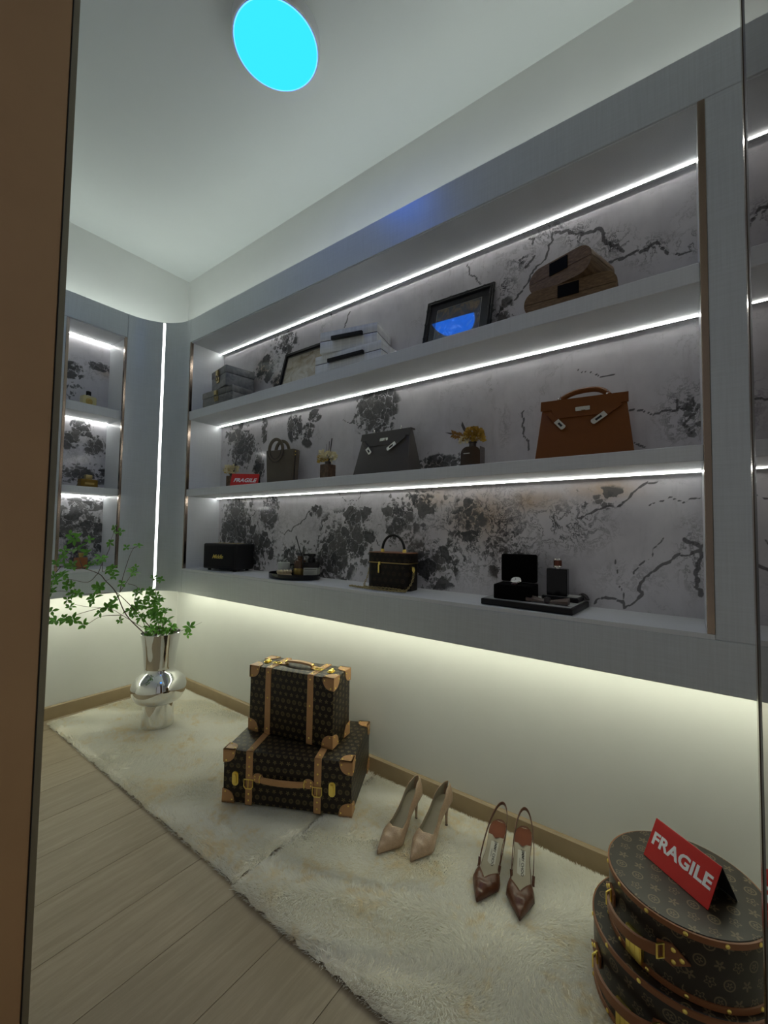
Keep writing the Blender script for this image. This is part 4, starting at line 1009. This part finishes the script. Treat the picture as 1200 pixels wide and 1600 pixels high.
hide_box('brown hide box with rounded ends and black plate, the lower one', wall(-.112, -2.555, Z1, 3), .262, .150, .080)
hide_box('brown hide box with rounded ends, turned askew on top of the other', wall(-.120, -2.552, Z1+.0805, -17), .205, .140, .084)

# ------------------------------------------------------------------ middle shelf: bags and flowers
def kelly(label, m, mat, w_, h, d, handle):
    t = thing('handbag', label, 'handbag', m, 'structured handbags on the middle shelf'); w1 = w_*.86; d1 = .022
    b = B(); taper(b, w_, d, w1, d1, h); bev(b, .004, 2); part('body', b, mat, t)
    def F(u, v, off):        # front face: u in metres from the centre, v height in metres
        f = v/h; nrm = Vector((0, -h, (d-d1)/2)).normalized()
        return Vector((u, -(d+(d1-d)*f)/2, v))-Vector((0, 0, 0))+Vector((0, -1, 0))*off
    def plate(pts, o0, o1):
        b = B(); n = len(pts); vs = [tuple(F(u, v, o0)) for u, v in pts]+[tuple(F(u, v, o1)) for u, v in pts]
        poly(b, vs, [tuple(range(n)), tuple(range(n, 2*n))[::-1]]+[(i, (i+1) % n, n+(i+1) % n, n+i) for i in range(n)]); return b
    e = w1/2+.006; lw = w1/2-.026
    b = plate([(-e, h+.003), (-e, h*.86), (-lw, h*.86), (-lw+.012, h*.70), (lw-.012, h*.70), (lw, h*.86), (e, h*.86), (e, h+.003)], -.001, .004)
    box(b, -e, e, -d1/2-.003, d1/2+.004, h, h+.005); part('flap', b, mat, t, smooth=20)
    b = plate(rrect(-.020, .020, h*.79, h*.86, .002, 2), .004, .0065); lk = part('turn_lock', b, 'silver', t)
    b = plate(rrect(-.004, .008, h*.80, h*.85, .002, 2), .0066, .012); part('lock_knob', b, 'silver', lk)
    for s, (u0, v0, u1, v1) in ((-1, (-lw-.008, h*.80, -lw+.040, h*.50)), (1, (lw+.012, h*.85, lw-.066, h*.55))):
        dx, dv = u1-u0, v1-v0; L = math.hypot(dx, dv); ux, uv_ = dx/L, dv/L; px, pv = -uv_, ux; hw_ = .0075
        def seg(a, c, hw_): return [(u0+ux*a+px*hw_, v0+uv_*a+pv*hw_), (u0+ux*c+px*hw_, v0+uv_*c+pv*hw_), (u0+ux*c-px*hw_, v0+uv_*c-pv*hw_), (u0+ux*a-px*hw_, v0+uv_*a-pv*hw_)]
        b = plate(seg(0, L*.54, .0076), .005, .009); st = part('belt_strap', b, mat, t)
        b = plate(seg(L*.50, L*.92, .0086)[:2]+[(u0+ux*L*(.92+.06*math.sin(a))+px*.0086*math.cos(a), v0+uv_*L*(.92+.06*math.sin(a))+pv*.0086*math.cos(a)) for a in [PI*i/8 for i in range(1, 8)]]+seg(L*.50, L*.92, .0086)[2:], .009, .0115)
        tp = part('belt_tip', b, 'silver', st)
        b = plate(seg(L*.64, L*.84, .0032), .0114, .0121); part('slot', b, 'black', tp)
    b = B()
    if handle:
        pts = smoothed([(-w1*.30, 0, h+.004), (-w1*.22, .012, h+.020), (-.02, .022, h+.034), (w1*.12, .022, h+.036), (w1*.24, .012, h+.024), (w1*.31, 0, h+.004)], 6)
        tube(b, pts, .0085, 10)
    else:
        pts = smoothed([(-w1*.26, .014, h+.003), (-w1*.2, .03, h-.004), (0, .036, h-.010), (w1*.2, .03, h-.004), (w1*.26, .014, h+.003)], 6); tube(b, pts, .0075, 10)
    part('handle', b, mat, t)
    for s in (-1, 1):
        b = B(); rbox(s*w1*.29-.004, s*w1*.29+.004, -.006, .006, h+.004, h+.012, .001, 1, b)
        tube(b, [(s*w1*.29, 0, h+.010), (s*w1*.29, 0, h+.022)], .0022, 8); part('handle_post', b, 'silver', t)
    return t
kelly('dark grey leather handbag with silver turn lock', wall(-.125, -1.848, Z2, 0), 'greyl', .275, .178, .115, False)
kelly('large cognac brown leather handbag with top handle', wall(-.115, -2.585, Z2, 7), 'cognac', .268, .190, .115, True)
t = thing('tote_bag', 'taupe tote bag with round ring handles', 'handbag', wall(-.100, -1.172, Z2, 10))
b = B(); taper(b, .156, .052, .178, .052, .178); bev(b, .004, 2); part('body', b, 'tote', t)
for yy in (-.029, .020):
    b = B(); n = 40
    o_ = [(.050*math.cos(2*PI*i/n), .178+.062*math.sin(2*PI*i/n)) for i in range(n)]; i_ = [(.036*math.cos(2*PI*i/n), .178+.047*math.sin(2*PI*i/n)) for i in range(n)]
    vs = [(x, yy, z) for x, z in o_]+[(x, yy, z) for x, z in i_]+[(x, yy+.008, z) for x, z in o_]+[(x, yy+.008, z) for x, z in i_]
    fs = []
    for i in range(n):
        j = (i+1) % n; fs += [(i, j, n+j, n+i), (2*n+i, 3*n+i, 3*n+j, 2*n+j), (i, 2*n+i, 2*n+j, j), (n+i, n+j, 3*n+j, 3*n+i)]
    poly(b, vs, fs); part('ring_handle', b, 'tote', t, T(-.024, 0, 0), smooth=40)
b = B(); tube(b, [(-.024+.0505*math.cos(PI+PI*i/24), -.0295, .178+.0625*math.sin(PI+PI*i/24)) for i in range(25)], .0016, 6); part('ring_seam', b, 'dark', t)
b = B(); tube(b, [(-.024+.0355*math.cos(PI+PI*i/24), -.0295, .178+.0465*math.sin(PI+PI*i/24)) for i in range(25)], .0014, 6); part('ring_seam', b, 'dark', t)
b = B(); box(b, .0815, .0845, -.012, -.009, .02, .165, T(0, 0, 0, ry=.03)); part('side_seam', b, 'dark', t)
b = B()
for zz in (.150, .166): lathe(b, [(.004, 0), (.004, .001), (.002, .003)], 10, T(.0870, -.0105, zz, ry=PI/2))
part('studs', b, 'gold', t)
def petals(bm, c, r, n, size, seed, squash=.85):
    q = random.Random(seed)
    for i in range(n):
        z = q.uniform(-.6, 1); a = q.uniform(0, 2*PI); k = math.sqrt(max(0, 1-z*z)); d = Vector((k*math.cos(a), k*math.sin(a), z*squash))
        p = Vector(c)+d*r*q.uniform(.55, 1.0); s = d.cross(Vector((q.uniform(-1, 1), q.uniform(-1, 1), q.uniform(-1, 1)))).normalized(); u = d.cross(s)
        l = size*q.uniform(.7, 1.2); w_ = l*.55
        poly(bm, [p-s*w_*.3, p+u*l*.3-s*w_+d*l*.4, p+u*l*.2+d*l, p+u*l*.3+s*w_+d*l*.4, p+s*w_*.3], [(0, 1, 2, 3, 4)])
def flower_vase(label, m, sticks, seed, wd, hh, fr):
    t = thing('small_vase', label, 'vase', m, 'brown square vases with cream flowers')
    part('vessel', rbox(-wd/2, wd/2, -wd/2, wd/2, 0, hh, .002, 1), 'woodbrown', t)
    b = B(); lathe(b, [(wd*.28, hh), (wd*.28, hh+.014), (wd*.20, hh+.014), (wd*.20, hh)], 20); part('neck', b, 'glassbrown', t)
    f = thing('dried_flower', 'cream dried flower '+('beside the red sign in the far vase' if seed == 1 else 'standing in the brown vase beside the grey handbag'), 'flower', m, 'cream dried flowers')
    b = B(); petals(b, (-.012, -.006, hh+.036), fr, 90, .016, seed); petals(b, (.012, .002, hh+.040), fr*.8, 60, .015, seed+5); part('blossom', b, 'petal', f, smooth=0)
    b = B(); petals(b, (-.024, -.01, hh+.026), fr*.5, 26, .016, seed+9); part('yellow_petals', b, 'petaly', f, smooth=0)
    b = B(); tube(b, [(0, 0, hh-.01), (-.004, 0, hh+.03)], .002, 6); part('stem', b, 'petalo', f)
    g = thing('reed_sticks', 'dark reed '+('stick behind the flower beside the red sign' if seed == 1 else 'sticks rising from the brown vase next to the tote'), 'sticks', m)
    for i, (dx, dy, l, r_) in enumerate(sticks):
        b = B(); tube(b, [(dx*.2, dy*.2, hh+.004), (dx, dy, hh+l)], r_, 6); part('stick', b, 'dark', g)
flower_vase('brown square vase at the left end behind the red sign', wall(-.085, -.715, Z2, 20), [(.028, .0, .105, .0032)], 1, .046, .078, .028)
flower_vase('brown square vase between the tote and the grey handbag', wall(-.115, -1.505, Z2, 0), [(.022, 0, .120, .0026), (.006, 0, .108, .0016), (-.012, 0, .098, .0009)], 2, .052, .076, .031)
t = thing('bottle_vase', 'dark brown rounded bottle vase between the two handbags', 'vase', wall(-.120, -2.222, Z2, 0))
b = B(); prism(b, rrect(-.037, .037, 0, .078, .001, 2)[:6]+[(.037, .05)]+[(.037-.026+.026*math.cos(a), .054+.026*math.sin(a)) for a in [PI/2*i/7 for i in range(1, 8)]]+[(-.037+.026+.026*math.cos(a), .054+.026*math.sin(a)) for a in [PI/2+PI/2*i/7 for i in range(8)]]+[(-.037, 0)], -.021, .021, UPX)
bmesh.ops.remove_doubles(b, verts=list(b.verts), dist=.0005); part('vessel', b, 'glassbrown', t, smooth=30)
b = B(); lathe(b, [(.013, .079), (.013, .094), (.016, .095), (.016, .099), (.010, .099)], 20); part('neck', b, 'glassbrown', t)
b = B(); box(b, -.026, -.002, -.0214, -.0209, .055, .057); part('print', b, 'labelpatch', t)
f = thing('dried_bouquet', 'yellow dried bouquet in the dark bottle vase', 'flowers', wall(-.120, -2.222, Z2, 0))
b = B(); petals(b, (.006, 0, .126), .032, 240, .011, 21, .8); petals(b, (.020, 0, .112), .022, 120, .010, 22); petals(b, (-.014, 0, .118), .020, 90, .010, 29); part('yellow_heads', b, 'petaly', f, smooth=0)
b = B(); petals(b, (-.030, -.008, .106), .013, 30, .014, 23); part('white_petals', b, 'petal', f, smooth=0)
b = B()
q = random.Random(5)
for i in range(16):
    p = Vector((-.020-.0035*i, -.004, .118+.0013*i)); a = (1 if i % 2 else -1)*q.uniform(.5, .9); l = .022
    d = Vector((-math.cos(a), q.uniform(-.2, .2), math.sin(a))); s = Vector((d.z, 0, -d.x))*.005
    poly(b, [p, p+d*l*.5+s, p+d*l, p+d*l*.5-s+Vector((0, .003, 0))], [(0, 1, 2, 3)])
tube(b, [(0, 0, .09), (-.03, 0, .122), (-.085, 0, .142)], .0014, 5); part('leaf_spray', b, 'petalo', f, smooth=0)
b = B(); poly(b, [(-.020, 0, .13), (-.030, .002, .155), (-.042, 0, .180), (-.046, .001, .165), (-.038, .003, .146)], [(0, 1, 2, 3, 4)]); poly(b, [(-.06, 0, .134), (-.08, .002, .143), (-.112, 0, .148), (-.09, .001, .138)], [(0, 1, 2, 3)]); part('grey_leaves', b, 'greyleaf', f, smooth=0)

# ------------------------------------------------------------------ sill: speaker
t = thing('speaker', 'black box speaker with gold script lettering on the sill', 'speaker', wall(-.112, -.748, Z3, 10))
part('cabinet', rbox(-.125, .125, -.068, .068, .010, .150, .010, 3), 'blackm', t)
g = part('grille', rbox(-.113, .113, -.0705, -.060, .020, .138, .004, 2), 'grille', t)
letters('lettering', 'Middle', .032, 'gold', t, T(-.010, -.0712, .078, rx=PI/2), .0002, .45, .0005, .92)
b = B(); rbox(-.09, .09, -.03, .03, .148, .1515, .001, 1, b); kp = part('control_plate', b, 'brass', t)
for i in range(5):
    b = B(); cyl(b, .0055, .1515, .1545, 14, T(-.07+.035*i, 0, 0)); part('knob', b, 'brass', kp)
for sx in (-1, 1):
    for sy in (-1, 1):
        b = B(); cyl(b, .009, 0, .011, 14, T(sx*.095, sy*.045, 0)); part('foot', b, 'blackm', t)

# ------------------------------------------------------------------ sill: oval tray with toiletries
TX, TY = -.117, -1.300
t = thing('oval_tray', 'black oval tray with a raised rim on the sill', 'tray', T(TX, TY, Z3))
b = B(); lathe(b, [(.098, 0), (.100, .003), (.101, .024), (.0985, .025), (.097, .006)], 72, I4, 1.0, 1.45); part('dish', b, 'blackgloss', t, smooth=40)
zt_ = Z3+.0065
t = thing('bubble_candle', 'cream ribbed bubble candle at the front of the oval tray', 'candle', T(-.182, -1.302, zt_, rz=math.radians(-36)))
b = B()
for k in range(2):
    for i in range(5):
        for j in range(2):
            lathe(b, [(.0018, -.0088), (.0062, -.0062), (.0088, 0), (.0062, .0062), (.0018, .0088)], 10, T(-.027+.0135*i, -.007+.014*j, .0095+.0185*k))
box(b, -.031, .031, -.011, .011, .003, .034)
part('wax', b, 'candle', t, smooth=50)
t = thing('ceramic_jar', 'pale grey-green ceramic jar with black handle on the oval tray', 'jar', T(-.128, -1.235, zt_, rz=math.radians(-40)))
b = B(); lathe(b, [(.026, 0), (.029, .004), (.0295, .062), (.027, .066), (.025, .064), (.025, .01)], 32); part('body', b, 'ceramic', t)
b = B(); tube(b, smoothed([(.028, 0, .052), (.044, 0, .056), (.048, 0, .036), (.040, 0, .018), (.028, 0, .016)], 5), .0042, 8); part('handle', b, 'blackm', t)
t = thing('amber_bottle', 'brown amber diffuser bottle with gold label on the oval tray', 'bottle', T(-.098, -1.318, zt_, rz=math.radians(-40)))
b = B(); lathe(b, [(.030, 0), (.031, .003), (.031, .066), (.026, .078), (.014, .084), (.013, .094), (.0145, .095), (.0145, .100)], 32); part('glass', b, 'amber', t)
b = B(); lathe(b, [(.0312, .012), (.0314, .013), (.0314, .040), (.0312, .041)], 32, cap=False); part('label_band', b, 'labelgold', t)
t = thing('reed_stick', 'thin black reed leaning out of the amber bottle', 'stick', T(-.098, -1.318, zt_, rz=math.radians(-40)))
b = B(); tube(b, [(.012, -.004, .085), (-.006, -.01, .135), (-.024, -.014, .196)], [.0022, .0024, .0024], 6); part('rod', b, 'black', t)
b = B(); tube(b, smoothed([(.010, -.020, .106), (.012, -.033, .09), (.010, -.035, .055), (.014, -.035, .038)], 4), .0035, 6); part('tassel', b, 'dark', t)
t = thing('pump_bottle', 'black square pump bottle with a white paper label on the oval tray', 'bottle', T(-.088, -1.386, zt_, rz=math.radians(-52)))
part('glass', rbox(-.036, .036, -.030, .030, 0, .074, .006, 2), 'blackgloss', t)
b = B(); lathe(b, [(.017, .073), (.017, .092), (.012, .093), (.012, .100), (.019, .101), (.019, .112), (.016, .113)], 24); box(b, -.040, .014, -.007, .007, .103, .112); part('pump_head', b, 'blackgloss', t)
b = B(); box(b, -.0335, .0335, -.0306, -.029, .008, .048); box(b, .035, .0366, -.026, .026, .008, .048); lb = part('label', b, 'labelw', t)
b = B(); box(b, -.029, .027, -.0309, -.030, .040, .0425)
for k in range(4): box(b, -.029, .020-.004*k, -.0308, -.030, .031-.006*k, .0318-.006*k)
part('printed_lines', b, 'ink', lb)

# ------------------------------------------------------------------ sill: vanity bag with chain
t = thing('vanity_bag', 'small brown monogram vanity bag with top handle and gold chain', 'handbag', wall(-.100, -1.868, Z3, 4))
b = B(); prism(b, rrect(-.098, .098, -.050, .050, .030, 6), 0, .105); bev(b, .0015, 1); part('body', b, 'mono3', t, uv='box', smooth=40)
b = B(); prism(b, rrect(-.099, .099, -.051, .051, .030, 6), .108, .146); part('lid', b, 'mono3', t, uv='box', smooth=40)
b = B(); prism(b, rrect(-.0995, .0995, -.0515, .0515, .030, 6), .1050, .1085); part('zip', b, 'zip', t, smooth=40)
b = B(); prism(b, rrect(-.0995, .0995, -.0515, .0515, .030, 6), .1455, .1475); part('top_piping', b, 'tan2', t, smooth=40)
b = B(); tube(b, [(-.052+.104*0, 0, .150)]+[(-.052*math.cos(PI*i/16), 0, .155+.062*math.sin(PI*i/16)) for i in range(17)]+[(.052, 0, .150)], .0055, 8); part('handle', b, 'blackm', t)
for s in (-1, 1):
    b = B(); lathe(b, [(.008, .147), (.008, .155), (.006, .160)], 14, T(s*.052, 0, 0)); part('handle_cap', b, 'gold', t)
b = B(); rbox(-.036, -.028, -.057, -.051, .098, .110, .001, 1, b); rbox(-.0375, -.0305, -.058, -.0555, .066, .100, .001, 1, b); part('zip_pull', b, 'gold', t)
b = B(); tube(b, [(.098, -.016, .095), (.106, -.02, .092), (.110, -.022, .082), (.106, -.02, .072), (.101, -.018, .080)], .003, 6, closed=True); part('ring', b, 'gold', t)
def chain(bm, pts, ln=.0085):
    P = smoothed(pts, 12); acc = 0; last = P[0]; k = 0
    for p in P[1:]:
        if (p-last).length >= ln*.72:
            d = (p-last).normalized(); c = (p+last)/2
            s = d.cross(Vector((0, 0, 1))); s = s.normalized() if s.length > .1 else Vector((1, 0, 0))
            u = d.cross(s); a = .5 if k % 2 else -.6; s2 = s*math.cos(a)+u*math.sin(a)
            tube(bm, [c+d*ln*.62*math.cos(2*PI*i/8)+s2*ln*.42*math.sin(2*PI*i/8) for i in range(8)], .0013, 5, closed=True); last = p; k += 1
b = B()
chain(b, [(.106, -.02, .072), (.107, -.03, .045), (.100, -.045, .018), (.085, -.062, .004), (.03, -.075, .004), (-.03, -.070, .004), (-.10, -.062, .004), (-.165, -.050, .004), (-.172, -.060, .004), (-.10, -.074, .004), (-.02, -.084, .004), (.06, -.082, .004), (.100, -.080, .005), (.098, -.072, .008), (.02, -.066, .010), (-.08, -.058, .008), (-.110, -.045, .010), (-.106, -.025, .05), (-.100, -.02, .09)])
part('chain', b, 'brass', t, smooth=60)

# ------------------------------------------------------------------ sill: valet tray
VX, VY, VD = -.114, -2.436, -3.
t = thing('valet_tray', 'black rectangular valet tray with pale lining on the sill', 'tray', wall(VX, VY, Z3, VD))
part('base', rbox(-.142, .142, -.094, .094, 0, .019, .003, 2), 'blackm', t)
b = B(); box(b, -.134, .134, -.086, .086, .0188, .0200); part('lining', b, 'trayfelt', t)
zv = Z3+.0202
t = thing('watch_box', 'open black velvet watch box on the valet tray', 'box', wall(-.128, -2.382, zv, 4))
part('base', rbox(-.060, .060, -.052, .048, 0, .047, .004, 2), 'velvet', t)
part('lid', rbox(-.058, .058, .026, .052, .049, .142, .006, 2, None, T(0, 0, 0)), 'velvet', t)
w_ = thing('watch', 'white-dial watch resting in the open black box', 'watch', wall(-.128, -2.382, zv, 4) @ T(.004, -.012, .047))
b = B(); lathe(b, [(.016, .0005), (.0175, .003), (.0175, .010), (.0155, .012)], 28, T(0, 0, .004, rx=.45)); part('case', b, 'silver', w_)
b = B(); lathe(b, [(.0150, .0122), (.0150, .0128)], 28, T(0, 0, .004, rx=.45)); dl = part('dial', b, 'dial', w_)
b = B()
for a, l in ((.5, .010), (2.6, .007)): box(b, -.0006, .0006, 0, l, .0129, .0134, T(0, 0, .004, rx=.45) @ Matrix.Rotation(a, 4, 'Z'))
part('hands', b, 'black', dl)
b = B(); rbox(-.009, .009, -.0340, -.010, .0004, .006, .002, 1, b); part('strap', b, 'maroon', w_)
t = thing('jewel_tray', 'small dark tray with pale top under the perfume bottle', 'tray', wall(-.062, -2.512, zv, VD))
part('base', rbox(-.056, .056, -.040, .036, 0, .014, .003, 1), 'blackm', t)
b = B(); box(b, -.050, .050, -.034, .030, .0139, .0148); part('lining', b, 'trayfelt', t)
t = thing('perfume_bottle', 'black rectangular perfume bottle with copper cap on the valet tray', 'perfume', wall(-.078, -2.500, zv+.0150, 2))
part('glass', rbox(-.031, .031, -.016, .016, 0, .086, .002, 1), 'blackgloss', t)
b = B(); lathe(b, [(.008, .086), (.008, .091)], 20); lathe(b, [(.0125, .090), (.0135, .091), (.0135, .094), (.0125, .095)], 24); lathe(b, [(.0125, .112), (.0135, .113), (.0135, .116), (.0125, .117)], 24); part('collar', b, 'silver', t)
b = B(); lathe(b, [(.0128, .095), (.0128, .112)], 24); part('cap', b, 'copper', t)
t = thing('bow_tie', 'taupe satin bow tie lying at the front of the valet tray', 'bow tie', wall(-.172, -2.492, zv, -2))
for s in (-1, 1):
    b = B(); P = []
    for i in range(7):
        f = i/6; hh = .0085+.012*f; x = s*(.006+.056*f); z = .010+.003*math.sin(PI*f)
        P.append([b.verts.new(v) for v in ((x, -hh*.55, .003), (x, -hh*.6, .007+.006*f), (x, 0, .012+.003*f), (x, hh*.6, .010+.012*f), (x, hh*.55, .004))])
    for p, q in zip(P, P[1:]):
        for k in range(5): b.faces.new((p[k], p[(k+1) % 5], q[(k+1) % 5], q[k]))
    b.faces.new(P[0]); b.faces.new(P[-1][::-1]); part('wing', b, 'taupe', t, smooth=50)
part('knot', rbox(-.009, .009, -.009, .010, .001, .019, .004, 2), 'dark', t)
b = B(); tube(b, smoothed([(-.055, .006, .0025), (0, .012, .003), (.055, .004, .0025)], 6), .0022, 6); part('band', b, 'dark', t)
b = B(); tube(b, smoothed([(-.020, -2.545, zv+.006), (-.022, -2.560, zv+.018), (-.026, -2.572, zv+.014), (-.034, -2.580, zv+.004)], 6), .008, 8, flat=.5)
tag(part('leather_strap', b, 'dark', None), 'short black strap curled at the right rear of the valet tray', 'strap')

# ------------------------------------------------------------------ perfumes in the far niche
t = thing('perfume_bottle', 'pale yellow perfume bottle with black cap on the upper niche shelf', 'perfume', T(-.617, -.120, 1.7225, rz=math.radians(12)))
b = B(); prism(b, rrect(-.036, .036, 0, .066, .008, 4), -.016, .016, UPX); bev(b, .002, 1); part('glass', b, 'juice', t)
b = B(); lathe(b, [(.019, 0), (.017, .0015), (.010, .002)], 24, T(-.004, -.016, .034, rx=PI/2)); part('emblem', b, 'labelgold', t)
b = B(); lathe(b, [(.010, .066), (.010, .071)], 18); part('collar', b, 'silver', t)
b = B(); lathe(b, [(.0115, .071), (.0125, .073), (.0125, .092), (.011, .094)], 20); part('cap', b, 'blackgloss', t)
t = thing('perfume_bottle', 'flat gold perfume bottle on the middle niche shelf', 'perfume', T(-.600, -.120, 1.2725, rz=math.radians(8)))
part('glass', rbox(-.045, .045, -.018, .018, 0, .048, .003, 1), 'juice2', t)
b = B(); box(b, -.024, .024, -.0186, -.017, .018, .030); part('label', b, 'labelgold', t)
b = B(); rbox(-.018, .018, -.012, .012, .050, .074, .004, 2, b); rbox(-.010, .010, -.010, .010, .047, .051, .001, 1, b); part('cap', b, 'brass', t)
t = thing('perfume_bottle', 'square orange perfume bottle behind the leaves on the lowest niche shelf', 'perfume', T(-.617, -.120, Z3, rz=math.radians(6)))
part('glass', rbox(-.029, .029, -.016, .016, 0, .062, .003, 1), 'juice3', t)
b = B(); lathe(b, [(.010, .062), (.010, .068), (.014, .069), (.014, .084), (.012, .086)], 20); part('cap', b, 'labelgold', t)
bpy.context.view_layer.update()
